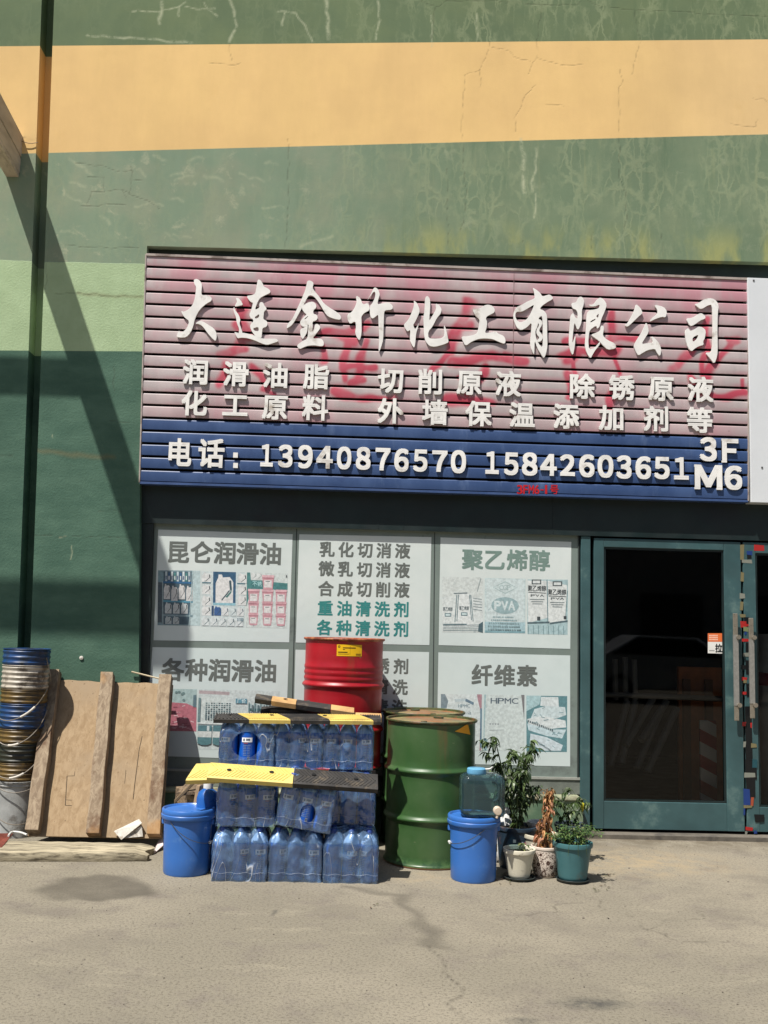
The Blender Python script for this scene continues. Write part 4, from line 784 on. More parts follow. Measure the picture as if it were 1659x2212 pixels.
for y in (1075, 1128): p, q = at(c3+554*.42016, 526.7+(y+25)*.42016, LY), at(c3+579*.42016, 526.7+y*.42016, LY); b.box(p.x, q.x, LY-TH, LY, p.z, q.z)
b.build('letter', LETW, sign)
for ch, o, x0, y0, x1, y1 in [('１', c3, 693, 1033, 762, 1145), ('３', c3, 783, 1035, 862, 1150), ('９', c3, 885, 1037, 965, 1155), ('４', c3, 980, 1042, 1068, 1155), ('０', c3, 1085, 1045, 1163, 1160), ('８', c3, 1183, 1047, 1262, 1162), ('７', c3, 1283, 1052, 1362, 1165), ('６', c3, 1380, 1055, 1457, 1172), ('５', c3, 1477, 1060, 1553, 1172), ('７', c3, 1575, 1065, 1655, 1172), ('０', c4, 27, 1063, 107, 1180),
        ('１', c4, 205, 1070, 275, 1183), ('５', c4, 300, 1075, 375, 1190), ('８', c4, 393, 1075, 473, 1192), ('４', c4, 487, 1083, 572, 1192), ('２', c4, 588, 1085, 665, 1193), ('６', c4, 687, 1085, 765, 1200), ('０', c4, 782, 1088, 862, 1203), ('３', c4, 878, 1090, 955, 1208), ('６', c4, 977, 1095, 1055, 1210), ('５', c4, 1073, 1098, 1150, 1210), ('１', c4, 1175, 1100, 1248, 1212),
        ('３', c4, 1307, 997, 1392, 1118), ('Ｆ', c4, 1420, 1005, 1503, 1125), ('Ｍ', c4, 1280, 1140, 1420, 1262), ('６', c4, 1435, 1143, 1522, 1265)]:
    lbox(ch, o, x0, y0, x1, y1, .034)
b = MB(); b.ink = lin((178, 26, 34))
for ch, (xa, xb) in zip("3FM6-1号", [(368, 398), (400, 424), (428, 456), (458, 484), (488, 506), (512, 524), (538, 582)]):
    y0, y1 = (1240, 1288) if ch != '-' else (1262, 1268)
    p, q = at(c4+xa*.42016, 526.7+y1*.42016, SY-.0055), at(c4+xb*.42016, 526.7+y0*.42016, SY-.0055); gl_box(b, ch, p.x, p.z, q.x, q.z, SY-.0055, .02)
b.build('stencilled_number', INK, sign)
# blank white sign next to it
wsL, wsB, wsT = at(1617.5, 800, -.05), at(1630, 1085.5, -.05), at(1630, 600, -.05)
ws = thing('blank_sign', 'plain blank white signboard at the edge beside the slatted sign', 'sign', (wsL.x, 0, wsB.z))
b = MB(); b.box(wsL.x+.002, 5.1, -.05, .07, wsB.z, wsT.z); bev(b.build('panel', M('white_sheet_metal', (205, 208, 210), .4, .04, 2, .04, 10, spec=.5), ws), .004)
for px, py in ((1628, 606), (1646, 1010)): b = MB(); q = at(px, py, -.05); b.box(q.x-.006, q.x+.006, -.054, -.0502, q.z-.006, q.z+.006); b.build('screw', M('dark_screw', (60, 58, 56), .5), ws)
# steel canopy bracket high on the left
CONC = M('bracket_paint', (188, 172, 152), .7, .25, 5, .3, 70, .004, dirt=(120, 104, 88), damt=.3, dscale=7, stretch=(1, .3, 1))
brk = thing('canopy_bracket', 'weathered beige boxed canopy beam jutting out from the top of the wall', 'canopy frame', (-2.72, 0, 4.84))
RISE = .137; bx0, bx1 = at(12.6, 383.5).x, at(45, 330).x; bz0 = at(41.8, 383.5).z; bz1 = bz0+.335
def beam_box(b, x0, x1, t0, t1, z0, z1): b.hexa([Vector((x, -t, z+RISE*t)) for z in (z0, z1) for t in (t1, t0) for x in (x0, x1)])
b = MB(); beam_box(b, bx0, bx1, 0, 1.49, bz0, bz1); bev(b.build('main_beam', CONC, brk), .006)
b = MB(); beam_box(b, bx1, bx1+.006, .0, 1.485, bz0+.17, bz1-.005); beam_box(b, bx1, bx1+.003, .0, 1.485, bz0+.035, bz0+.155); b.build('cladding_board', CONC, brk)
b = MB(); beam_box(b, -5.2, bx0-.001, .69, .727, bz0, bz0+.225); bev(b.build('cross_bar', CONC, brk), .006)
b = MB(); beam_box(b, -5.2, bx0-.001, 1.44, 1.478, bz0, bz0+.335); bev(b.build('cross_bar', CONC, brk), .006)
b = MB(); p, q = at(47, 305, -.02), at(82, 308, -.01); b.tube(bez([p, p.lerp(q, .5)-Vector((0, 0, .012)), q], 6), .003, 5); b.build('loose_wire', M('rusty_wire', (120, 92, 66), .7), brk)
# ================================================================ SHOP INTERIOR
room = thing('shop_interior', 'dark shop interior seen through the tinted glass doors', 'room', (2.4, 2.4, 0))
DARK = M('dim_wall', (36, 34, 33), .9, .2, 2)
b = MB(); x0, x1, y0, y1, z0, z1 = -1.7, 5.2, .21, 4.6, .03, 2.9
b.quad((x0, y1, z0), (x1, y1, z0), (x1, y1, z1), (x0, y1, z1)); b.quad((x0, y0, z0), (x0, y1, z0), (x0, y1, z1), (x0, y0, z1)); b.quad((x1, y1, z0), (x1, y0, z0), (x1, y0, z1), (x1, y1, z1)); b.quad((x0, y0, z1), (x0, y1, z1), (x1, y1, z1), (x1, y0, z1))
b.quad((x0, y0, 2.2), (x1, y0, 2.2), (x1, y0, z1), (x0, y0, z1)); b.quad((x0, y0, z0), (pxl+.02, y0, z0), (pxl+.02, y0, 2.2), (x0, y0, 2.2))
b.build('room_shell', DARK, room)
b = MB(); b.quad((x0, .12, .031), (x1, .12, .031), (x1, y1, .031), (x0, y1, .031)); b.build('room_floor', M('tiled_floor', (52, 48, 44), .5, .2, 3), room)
PIPE = M('grey_plastic_pipe', (100, 100, 98), .45)
def I(px, py, y): return at(px, py, y)
rack = thing('pipe_rack', 'rack of leaning grey plastic pipes inside behind the glass door', 'pipe rack', (2.1, .6, .03))
b = MB(); b.tube([I(1300, 1500, .6), I(1400, 1503, .6), I(1560, 1510, .6)], .022, 10); b.build('rail', PIPE, rack, 40)
for (xa, ya, xb, yb) in [(1318, 1655, 1355, 1515), (1342, 1650, 1372, 1515), (1352, 1610, 1410, 1510), (1385, 1600, 1440, 1515), (1375, 1660, 1425, 1540), (1398, 1668, 1462, 1530)]:
    b = MB(); b.tube([I(xa, ya, .42), I(xb, yb, .62)], .028, 10); b.build('pipe', PIPE, rack, 40)
for px in (1302, 1330, 1352, 1372):
    b = MB(); b.tube([I(px, 1512, .62), I(px-2, 1420+rnd.randint(-8, 12), .62)], .022, 8); b.build('upright', PIPE, rack, 40)
pn = thing('orange_board', 'orange timber board standing inside behind the door', 'board', I(1500, 1600, .75))
b = MB(); p, q = I(1466, 1440, .75), I(1580, 1640, .75); b.box(p.x, q.x+.2, .75, .80, .031, p.z); bev(b.build('sheet', M('orange_ply', (170, 96, 44), .6, .3, 4), pn), .004)
for px in (1482, 1530):
    b = MB(); x = I(px, 1500, .74).x; b.box(x-.03, x+.03, .715, .749, .031, p.z-.1); b.build('batten', M('brown_timber', (110, 66, 36), .7, .3, 4), pn)
bar = thing('striped_barrier', 'small red and white striped barrier panel inside the shop', 'barrier', I(1530, 1650, .36))
b = MB(); p, q = I(1512, 1556, .36), I(1536, 1672, .36); W_, H_ = .13, p.z-.031
RW = NT('red_white_stripes'); s_ = RW.sep(RW.geo()); f_ = RW.math('FRACT', RW.math('MULTIPLY', RW.math('ADD', s_[2], RW.math('MULTIPLY', s_[0], .5)), 5.2)); RWM = RW.fin(RW.bsdf(RW.mix(RW.rng(f_, .49, .51), lin((210, 205, 200)), lin((150, 24, 26))), .4))
b.box(p.x, p.x+W_, .36, .39, .20, p.z); bev(b.build('panel', RWM, bar), .006)
b = MB(); b.box(p.x+.01, p.x+.04, .365, .385, .031, .20); b.build('leg', PIPE, bar); b = MB(); b.box(p.x+W_-.04, p.x+W_-.01, .365, .385, .031, .20); b.build('leg', PIPE, bar)
wp = thing('white_bin', 'white bin with a red band inside behind the second door', 'bin', I(1680, 1600, .5))
x_ = I(1690, 1600, .5).x; b = MB(); b.lathe([(.15, .031), (.19, I(1650, 1540, .5).z), (.2, I(1650, 1385, .5).z), (.21, I(1650, 1370, .5).z), (0, I(1650, 1368, .5).z)], 32, (x_, .5, 0)); b.build('body', M('white_plastic_bin', (200, 202, 204), .4), wp, 40)
b = MB(); z_ = I(1650, 1455, .5).z; b.lathe([(.198, z_-.09), (.202, z_-.08), (.203, z_), (.199, z_+.01)], 32, (x_, .5, 0)); b.build('band', M('red_band', (150, 26, 34), .4), wp, 40)
# ================================================================ DRUMS
def drum_mat(name, col, col2, rust, ramt, seed=0):
    t = NT(name); v = t.obj(); s = t.sep(v)
    c = t.mix(t.rng(t.noise(2.2, 5, .6, v), .36, .66), lin(col), lin(col2))
    c = t.mix(t.rng(t.noise(5, 6, .7, t.map(v, (1, 1, .25))), .58, .74, 0, .45), c, tuple(x*.55 for x in lin(col)))
    c = t.mix(t.math('MULTIPLY', t.rng(s[2], .10, .0), t.rng(t.noise(14, 4, .7, v), .45, .6)), c, lin((28, 60, 34) if col[1] > col[0] else (60, 10, 14)))
    c = t.mix(t.rng(t.noise(17, 6, .75, v), .665, .70), c, lin(rust))
    dr = t.math('MULTIPLY', t.rng(s[2], .45, .90), t.rng(t.noise(10, 5, .7, t.map(v, (1, 1, .10))), .55, .72)); c = t.mix(t.math('MULTIPLY', dr, .55), c, lin((104, 72, 44)))
    c = t.mix(t.rng(t.noise(26, 3, .6, t.map(v, (.5, .5, 3.0), (.4, .2, 0))), .70, .76, 0, .4), c, lin((150, 150, 120)))
    low = t.rng(s[2], .016, .004); c = t.mix(low, c, lin((112, 70, 50)))
    return t.fin(t.bsdf(c, t.rng(t.noise(4, 4, .6, v), .3, .7, .28, .48), t.bump(t.noise(2.3, 3, .5, v), .35, .02), 0, .5))
LIDM = M('rusty_drum_lid', (118, 112, 74), .55, .35, 7, .3, 60, .003, dirt=(128, 84, 52), damt=.6, dscale=4)
RIMM = M('rusty_rim', (66, 74, 40), .5, .4, 12, .3, 90, .002, dirt=(104, 72, 44), damt=.45, dscale=10)
RIMR = M('rusty_red_rim', (140, 60, 40), .5, .4, 12, .3, 90, .002, dirt=(176, 110, 70), damt=.6, dscale=10)
def drum(name, label, x, y, z, r, h, body, rim, lidm, hoops, small=(), dent=None, group=None, rz=0):
    d = thing(name, label, 'oil drum', (x, y, z), group)
    pr = [(r-.012, .0), (r-.002, .004), (r, .012), (r-.004, .02), (r-.012, .028)]
    ev = []
    for hz in hoops: ev += [(hz-.030, -.012), (hz-.018, -.009), (hz-.008, .002), (hz, .0045), (hz+.008, .002), (hz+.018, -.009), (hz+.030, -.012)]
    for hz in small: ev += [(hz-.018, -.012), (hz-.006, -.007), (hz+.006, -.007), (hz+.018, -.012)]
    ev.sort()
    last = .028
    for hz, dr in ev:
        while hz-last > .05: last += .04; pr.append((r-.012, last))
        pr.append((r+dr, hz)); last = hz
    while h-.03-last > .05: last += .04; pr.append((r-.012, last))
    pr += [(r-.012, h-.025), (r-.010, h-.02)]
    def fn(rr, zz, a):
        if dent and abs(zz-dent[1]) < .25:
            k = math.exp(-((a-dent[0])/.22)**2-((zz-dent[1])/.09)**2); rr -= dent[2]*k*(.6+.4*math.sin(zz*60))
        return rr, zz
    b = MB(); b.lathe(pr, 96, fn=fn); b.build('body', body, d, 50, local=True).rotation_euler.z = 0
    b = MB(); b.lathe([(r-.010, h-.02), (r+.001, h-.014), (r+.003, h-.006), (r-.001, h), (r-.008, h-.002), (r-.010, h-.016)], 96); b.build('top_rim', rim, d, 60, local=True)
    b = MB(); b.lathe([(r-.010, h-.016), (r-.03, h-.020), (r*.62, h-.016), (r*.60, h-.013), (.001, h-.013)], 64); lid = b.build('lid', lidm, d, 40, local=True)
    b = MB(); b.lathe([(.034, h-.014), (.034, h-.004), (.026, h-.002), (.02, h-.006), (.001, h-.006)], 20, (.16*math.cos(rz), .16*math.sin(rz), 0)); b.build('bung', rim, lid, 40, local=True); b = MB(); b.lathe([(.02, h-.014), (.02, h-.006), (.001, h-.005)], 16, (-.17*math.cos(rz), -.17*math.sin(rz), 0)); b.build('bung', rim, lid, 40, local=True)
    return d
def patch(b, pts, r, off, n=10):                                    # rectangle (a0, z0, a1, z1) wrapped on a cylinder
    a0, z0, a1, z1 = pts; b.grid(lambda u, v: ((r+off)*math.cos(a0+(a1-a0)*u), (r+off)*math.sin(a0+(a1-a0)*u), z0+(z1-z0)*v), n, 1)
GRN = drum_mat('green_drum_paint', (50, 82, 42), (66, 92, 56), (96, 70, 44), 1); RED = drum_mat('red_drum_paint', (146, 10, 24), (164, 18, 32), (70, 16, 16), 1)
gd = drum('green_oil_drum', 'green steel oil drum with a rusty top and a yellow triangle sticker', .533, -.783, 0, .297, .897, GRN, RIMM, LIDM, (.29, .585), dent=(-.72, .70, .012), group=None, rz=1.2)
b = MB(); R_ = .287
ac = lambda px, py, r=.297, c=(.533, -.783): None
def on_cyl(px, py, cx, cy, r):                                      # where the sight line meets a standing cylinder: angle, height
    d = ray(px, py); ox, oy = CAM.x-cx, CAM.y-cy; A = d.x*d.x+d.y*d.y; B = 2*(ox*d.x+oy*d.y); C_ = ox*ox+oy*oy-r*r; D = max(0, B*B-4*A*C_); t = (-B-math.sqrt(D))/(2*A); p = CAM+d*t
    return math.atan2(p.y-cy, p.x-cx), p.z
tri = [on_cyl(px, py, .533, -.783, R_) for px, py in ((982, 1580), (1010, 1562.5), (1015.5, 1587))]
n = 8; vs = []; fs = []
for i in range(n+1):
    for j in range(n+1-i):
        k = n-i-j; a = (tri[0][0]*i+tri[1][0]*j+tri[2][0]*k)/n; z = (tri[0][1]*i+tri[1][1]*j+tri[2][1]*k)/n; vs.append(((R_+.0015)*math.cos(a), (R_+.0015)*math.sin(a), z))
idx = {}; q_ = 0
for i in range(n+1):
    for j in range(n+1-i): idx[(i, j)] = q_; q_ += 1
for i in range(n):
    for j in range(n-i):
        fs.append((idx[(i, j)], idx[(i+1, j)], idx[(i, j+1)]))
        if j < n-i-1: fs.append((idx[(i+1, j)], idx[(i+1, j+1)], idx[(i, j+1)]))
b.ink = lin((236, 160, 30)); b.add(vs, fs); b.build('warning_triangle', INK, gd, local=True)
gr2 = drum('green_oil_drum', 'rear green oil drum with a yellowish rusty lid, half hidden behind the front green drum', .522, -.20, 0, .294, .897, GRN, RIMM, LIDM, (.29, .585), rz=1.9)
rd = drum('red_oil_drum', 'red steel oil drum with a small yellow label, raised behind the bottle packs', -.057, -.215, .50, .288, .897, RED, RIMR, LIDM, (.265, .57), (.615, .655, .695), dent=(-.5, .62, .006), rz=.4)
b = MB(); cxy = (-.057, -.215)
aa, za = on_cyl(728, 1392, *cxy, .276); ab, zb = on_cyl(781, 1418, *cxy, .276)
za -= .50; zb -= .50; b.ink = lin((222, 176, 20)); patch(b, (aa, zb, ab, za), .276, .0015)
b.ink = lin((40, 32, 18)); wA = ab-aa; hZ = za-zb
for (u0, v0, u1, v1) in [(.24, .68, .74, .76), (.24, .55, .32, .60), (.05, .30, .42, .38), (.05, .2, .5, .215), (.05, .14, .48, .155), (.52, .1, .525, .9)]: patch(b, (aa+wA*u0, zb+hZ*v0, aa+wA*u1, zb+hZ*v1), .276, .0022, 4)
for k in range(7): patch(b, (aa+wA*(.76+.03*k), zb+hZ*.06, aa+wA*(.775+.03*k), zb+hZ*.24), .276, .0022, 1)
for k in range(8):
    a_ = aa+wA*.09+wA*.035*math.cos(k*math.pi/4); z_ = zb+hZ*.82+hZ*.075*math.sin(k*math.pi/4); patch(b, (a_-.006, z_-.003, a_+.006, z_+.003), .276, .0022, 1)
b.build('paper_label', INK, rd, local=True)
wd_ = thing('wood_offcut', 'small pale wood offcut lying on top of the red drum', 'wood scrap', (-.09, -.33, 1.385))
b = MB(); p, q = at(715, 1374, -.36), at(757, 1374, -.36); b.box(p.x, q.x, -.39, -.33, 1.374, 1.386); b.box(p.x, q.x-.02, -.385, -.335, 1.386, 1.395); bev(b.build('strip', M('pale_softwood', (196, 172, 130), .7, .2, 8, .2, 60, .002, stretch=(1, 8, 8)), wd_), .002)
crt = thing('black_crate', 'black slatted plastic crate stack underneath the red drum', 'crate', (-.057, -.215, 0))
b = MB(); BP = M('black_plastic', (24, 24, 25), .5, .2, 5, .1, 60)
for k in range(2):
    z = .25*k; b.box(-.30, .24, -.255, .25, z, z+.03)
    for zz in (.06, .115, .17, .22): b.box(-.30, .24, -.26, -.24, z+zz, z+zz+.025); b.box(-.30, .24, .235, .25, z+zz, z+zz+.025); b.box(-.30, -.285, -.24, .235, z+zz, z+zz+.025); b.box(.225, .24, -.24, .235, z+zz, z+zz+.025)
    for xx in (-.30, -.12, .05, .215): b.box(xx, xx+.025, -.262, -.232, z, z+.2495); b.box(xx, xx+.025, .23, .252, z, z+.2495)
b.box(-.30, .24, -.255, .25, .4955, .4995)
b.build('slatted_side', BP, crt, local=True)
# ================================================================ BOTTLE PACKS
def bottle_mat():
    t = NT('blue_washer_fluid'); v = t.obj(); s = t.sep(v)
    c = t.mix(t.rng(s[2], .225, .232), lin((20, 84, 176)), lin((140, 172, 208)))
    return t.fin(t.bsdf(c, .16, None, 0, .6))
BOT = bottle_mat(); CAPM = M('blue_cap', (44, 70, 140), .4, .1); LAB = attr_mat('bottle_label_ink', .4, .4)
def film_mat():
    t = NT('shrink_film'); v = t.obj(); oi = t.new('ShaderNodeObjectInfo'); vm = t.new('ShaderNodeVectorMath'); vm.operation = 'MULTIPLY_ADD'; t.put(vm.inputs[0], oi.outputs['Location']); vm.inputs[1].default_value = (3.1, 2.3, 4.7); t.put(vm.inputs[2], v); v = vm.outputs[0]
    n1 = t.noise(11, 3, .55, t.map(v, (1, 1, .45), (.3, .4, .3)), dist=1.2); n2 = t.noise(36, 2, .5, t.map(v, (1.2, 1, .35), (.2, .6, .2)))
    n3 = t.noise(7, 2, .5, t.map(v, (1, 1, .22), (0, .75, 0)), dist=.6); crease_glint = t.rng(t.math('ABSOLUTE', t.math('SUBTRACT', n3, .5)), -.001, .0075, 1, 0); crease_glint = t.math('MULTIPLY', crease_glint, t.rng(t.noise(5, 2, .5, v), .40, .56))
    nm = t.bump(t.math('ADD', t.math('ADD', n1, t.math('MULTIPLY', n2, .35)), t.math('MULTIPLY', crease_glint, .35)), .8, .014)
    g = t.new('ShaderNodeBsdfGlossy'); g.inputs['Roughness'].default_value = .07; t.put(g.inputs['Normal'], nm)
    d = t.new('ShaderNodeBsdfDiffuse'); t.put(d.inputs[0], t.mix(crease_glint, (.28, .50, .86), (.85, .88, .92))); t.put(d.inputs['Normal'], nm)  # film folds painted white as glints, over a bluish haze colour
    tr = t.new('ShaderNodeBsdfTransparent'); tr.inputs[0].default_value = (.93, .95, .97, 1)
    fr = t.new('ShaderNodeFresnel'); fr.inputs[0].default_value = 1.45; t.put(fr.inputs['Normal'], nm)
    haze = t.math('ADD', t.math('ADD', .13, t.math('MULTIPLY', t.rng(n1, .50, .74), .20)), t.math('MULTIPLY', crease_glint, .4))
    a = t.mixsh(haze, tr.outputs[0], d.outputs[0])
    return t.fin(t.mixsh(t.math('ADD', .06, t.math('MULTIPLY', fr.outputs[0], .9)), a, g.outputs[0]))
FILMM = film_mat(); LINE = M('film_weld_line', (150, 164, 186), .4, .1)
PT = .106
def bottle_parts():
    b = MB(); b.lathe([(.001, .002), (.040, 0), (.049, .008), (.051, .02), (.051, .09), (.0495, .10), (.0495, .175), (.051, .185), (.051, .222), (.047, .240), (.035, .262), (.020, .280), (.0165, .286), (.0165, .296)], 28)
    bo = b.build('bottle', BOT, None, 60)
    b = MB(); b.lathe([(.018, .288), (.0185, .292), (.0185, .311), (.016, .314), (.0, .314)], 20); ca = b.build('cap', CAPM, None, 40)
    lab = []
    for kind in range(2):
        b = MB(); r = .0505; a0 = -math.pi/2
        if kind == 0:
            b.ink = lin((236, 238, 240)); patch(b, (a0-.62, .160, a0+.62, .189), r, .0014, 8)
            b.ink = lin((44, 52, 70)); 
            for k in range(5): patch(b, (a0-.12+.095*k, .170, a0-.05+.095*k, .183), r, .002, 2)
            patch(b, (a0-.44, .167, a0-.28, .183), r, .002, 2)
        b.ink = lin((128, 70, 96)); patch(b, (a0-.40, .150, a0+.1, .157), r, .0014, 4)
        b.ink = lin((108, 130, 168))
        for k in range(7): patch(b, (a0-.42, .075+.0105*k, a0-.02-.03*(k % 3), .079+.0105*k), r, .0014, 4); patch(b, (a0+.05, .075+.0105*k, a0+.40-.05*(k % 2), .079+.0105*k), r, .0014, 4)
        b.ink = lin((168, 180, 196)); patch(b, (a0+.08, .045, a0+.34, .068), r, .0014, 4)
        b.ink = lin((40, 50, 74)); [patch(b, (a0+.10+.035*k, .048, a0+.12+.035*k, .066), r, .002, 1) for k in range(6)]
        b.build('label', LAB, None); lab.append(bpy.context.scene.objects[-1] if False else b)
    return bo, ca
bo0, ca0 = bottle_parts()
labs = [o for o in COL.objects if o.name.split('.')[0] == 'label']
def film_mesh(seed, hole, nx=3, ny=3, open_top=False):
    rg = random.Random(seed); hx, hy = PT*nx/2, PT*ny/2; b = MB(); NP, NV = 132, 40
    ph = [rg.uniform(0, 6) for _ in range(8)]; per = 4*(hx+hy)
    def ring(u):
        s = u*per
        for (L, o, d, n_, nn) in ((2*hx, (-hx, -hy), (1, 0), (0, -1), nx), (2*hy, (hx, -hy), (0, 1), (1, 0), ny), (2*hx, (hx, hy), (-1, 0), (0, 1), nx), (2*hy, (-hx, hy), (0, -1), (-1, 0), ny)):
            if s <= L+1e-9: return o[0]+d[0]*s, o[1]+d[1]*s, n_, math.cos(s/L*nn*2*math.pi), min(s, L-s)
            s -= L
        return -hx, -hy, (0, -1), 1, 0
    def fn(u, v):
        x, y, n_, sc_, edge = ring(min(u, .99999)); z = -.001+v*.30
        k = max(0, (v-.70)/.30)
        ins = -.0045+.011*(sc_+1)/2*(1 if edge > .02 else .2)+(.032+.012*(sc_+1)/2)*k**1.8
        if edge < .012: ins += (.012-edge)*.3
        w_ = .0016*math.sin(u*61+ph[0]+v*6)*math.sin(v*9+ph[1])+.0014*math.sin(u*140+ph[2]-v*17)*(.4+k)+.0012*math.sin(u*24+v*21+ph[3])
        ins += w_-.0015
        cx_, cy_ = x*(1-ins/hx), y*(1-ins/hy)
        z += k*(.006*sc_*-1+.004*math.sin(u*37+ph[4]))
        return cx_, cy_, z
    sk = None
    if hole:
        hu, hv, ru, rv = hole; sk = lambda u, v: ((u*per-(hu+hx))/ru)**2+((v*.30-hv)/rv)**2 < 1
    b.grid(fn, NP*2, NV*2, sk)
    top = [fn(i/(NP*2), 1) for i in range(NP*2)]                     # gathered cover over the caps
    vs = list(top); n = len(top)
    for kk, f in enumerate((.93, .8, .6, .35, .0)):
        for (x, y, z) in top:
            sx = math.cos(x/PT*2*math.pi)*math.cos(y/PT*2*math.pi); vs.append((x*f, y*f, z+.016*(1-f)**.3+.006*math.sin(x*70+ph[5])*math.sin(y*60+ph[6])))
    fs = [(k*n+i, k*n+(i+1) % n, (k+1)*n+(i+1) % n, (k+1)*n+i) for k in range(5) for i in range(n)]
    b.add(vs, fs)
    return b
def pack(label, x, y, z, rz=0, ry=0, rx=0, seed=0, hole=None, twist=None, s=1.0, nolab=()):
    p = thing('bottle_pack', label, 'bottle pack', (x, y, z), 'shrink-wrapped packs of blue fluid bottles'); p.rotation_euler = (rx, ry, rz); p.scale = (s, s, .94)
    rg = random.Random(seed+50)
    for j in range(3):
        for i in range(3):
            o = dup(bo0, p); o.location = ((i-1)*PT, (j-1)*PT, .002); tw = (twist[i] if twist else rg.uniform(-1.2, 1.2)) if j == 0 else rg.uniform(-3, 3); o.rotation_euler.z = tw; dup(ca0, o)
            if j == 0 and i not in nolab: dup(labs[0], o)
            elif rg.random() < .4: dup(labs[1], o)
    b = film_mesh(seed, hole); f = b.build('shrink_film', FILMM, p, 80, local=True)
    b = MB(); zz = .052; rg2 = random.Random(seed)
    b.tube([(-.158+.316*k/24, -.1645+.002*math.cos(k*2*math.pi/8), zz+.004*math.sin(k*.9+seed)) for k in range(25)], .0006, 5); b.build('weld_line', LINE, p, local=True)
    return p
# lower row, standing on the ground
F0 = -1.428
def px_x(px, py, Y): return at(px, py, Y).x
D_ = PT*1.5
def bx(pa, pb, py, Y): return (px_x(pa, py, Y)+px_x(pb, py, Y))/2
S1 = (px_x(576, 1850, F0)-px_x(456, 1850, F0))/.318
pack('wrapped blue bottle pack on the ground next to the lidded blue bucket', bx(456, 577, 1850, F0), F0+D_*S1, 0, .02, seed=1, s=S1*.99, twist=(2.4, .7, .3))
pack('wrapped blue bottle pack on the ground, directly under the tilted pack', bx(579, 696, 1850, F0), F0+.01+D_*S1, 0, -.01, seed=2, s=S1*.975, twist=(.9, -2.2, .1))
pack('wrapped blue bottle pack on the ground next to the green drum', bx(699, 817, 1850, F0), F0+.005+D_*S1, 0, .0, seed=3, s=S1*.985, twist=(2.3, .15, -.9))
Z1_ = .305
F1 = -1.39
pack('wrapped blue bottle pack in the middle row, under the yellow speed bump', bx(470, 590, 1740, F1), F1+D_, Z1_, .03, seed=4, s=1.06, twist=(.9, .5, .35))
pack('tilted blue bottle pack with a torn hole in its film, middle row', bx(598, 710, 1740, F1-.045), F1-.045+D_, Z1_+.006, .02, R(9), R(3), seed=5, s=1.0, hole=(.015, .10, .045, .058), twist=(-.2, 0, .1))
pack('shaded blue bottle pack set back in the middle row, under the black bump', bx(706, 800, 1740, F1+.12), F1+.12+D_, Z1_-.003, -.02, seed=6, s=1.0, twist=(2.4, 2.9, 2.4))
Z2_ = .610
F2 = -1.19
pack('top row blue bottle pack with a round hole cut in its film', bx(475, 586, 1610, F2), F2+D_, Z2_, .05, seed=7, s=1.03, hole=(-.003, .148, .084, .082), twist=(-.5, 0, .9))
pack('top row blue bottle pack between the round-holed one and the end one', bx(588, 694, 1612, F2), F2+.02+D_, Z2_, .0, seed=8, s=1.0, twist=(2.4, .8, .1))
pack('top row blue bottle pack at the end next to the drums', bx(700, 803, 1614, F2), F2+.02+D_, Z2_, -.02, seed=9, s=.98, twist=(.1, .0, .3))
for o in [bo0, ca0]+labs: bpy.data.objects.remove(o)
bj = thing('blue_jug', 'blue fluid jug with a white cap peeking out behind the bottle packs', 'jug', (-.86, -.95, .30))
p = at(450, 1700, -1.12); bj.location = (p.x, -1.12, 0); bj.scale = (1, 1, at(447, 1690, -1.12).z/.576)
b = MB(); b.lathe([(0, 0), (.06, .0), (.068, .02), (.068, .47), (.058, .51), (.03, .535), (.024, .545)], 28); b.build('body', M('blue_plastic_jug', (30, 88, 160), .3, .1), bj, 50, local=True)
b = MB(); b.lathe([(.03, .538), (.03, .572), (.0, .576)], 20); b.build('cap', M('white_cap', (214, 214, 212), .4), bj, 40, local=True)
tb = thing('timber_block', 'stack of weathered timber blocks behind the bottle packs', 'timber', (-.95, -.80, 0))
WOODD = M('grey_weathered_timber', (118, 100, 78), .85, .4, 6, .5, 30, .004, dirt=(56, 44, 32), damt=.5, dscale=7, stretch=(6, 1, 6))
p = at(405, 1706, -1.0)
b = MB(); b.xf = lambda v: Matrix.Rotation(.45, 3, 'Z') @ v+Vector((p.x+.06, -.86, 0)); b.box(-.07, .07, -.14, .3, 0, .30); b.box(-.075, .065, -.12, .3, .302, .40); b.xf = None; bev(b.build('block', WOODD, tb), .005)
lb = thing('leaning_board', 'dark board with a pale sawn edge leaning behind the blue bucket', 'board', (p.x+.09, -1.05, 0))
b = MB(); u, v = at(432, 1698, -1.02), at(408, 1770, -1.12); b.hexa([Vector((v.x, -1.14, 0)), Vector((v.x+.05, -1.13, 0)), Vector((v.x, -1.10, 0)), Vector((v.x+.05, -1.09, 0)), Vector((u.x, -1.02, u.z)), Vector((u.x+.05, -1.01, u.z)), Vector((u.x, -.98, u.z)), Vector((u.x+.05, -.97, u.z))]); b.build('board', M('dark_board', (44, 42, 46), .6, .2, 5), lb)
b = MB(); b.hexa([Vector((v.x-.022, -1.145, 0)), Vector((v.x-.001, -1.145, 0)), Vector((v.x-.022, -1.095, 0)), Vector((v.x-.001, -1.095, 0)), Vector((u.x-.022, -1.025, u.z)), Vector((u.x-.001, -1.025, u.z)), Vector((u.x-.022, -.975, u.z)), Vector((u.x-.001, -.975, u.z))]); b.build('edge_strip', M('pale_edge', (150, 126, 98), .8, .3, 6), lb)
gb = thing('grey_board', 'short grey weathered board lying on the timber block behind the packs', 'board', (p.x, -.9, .40))
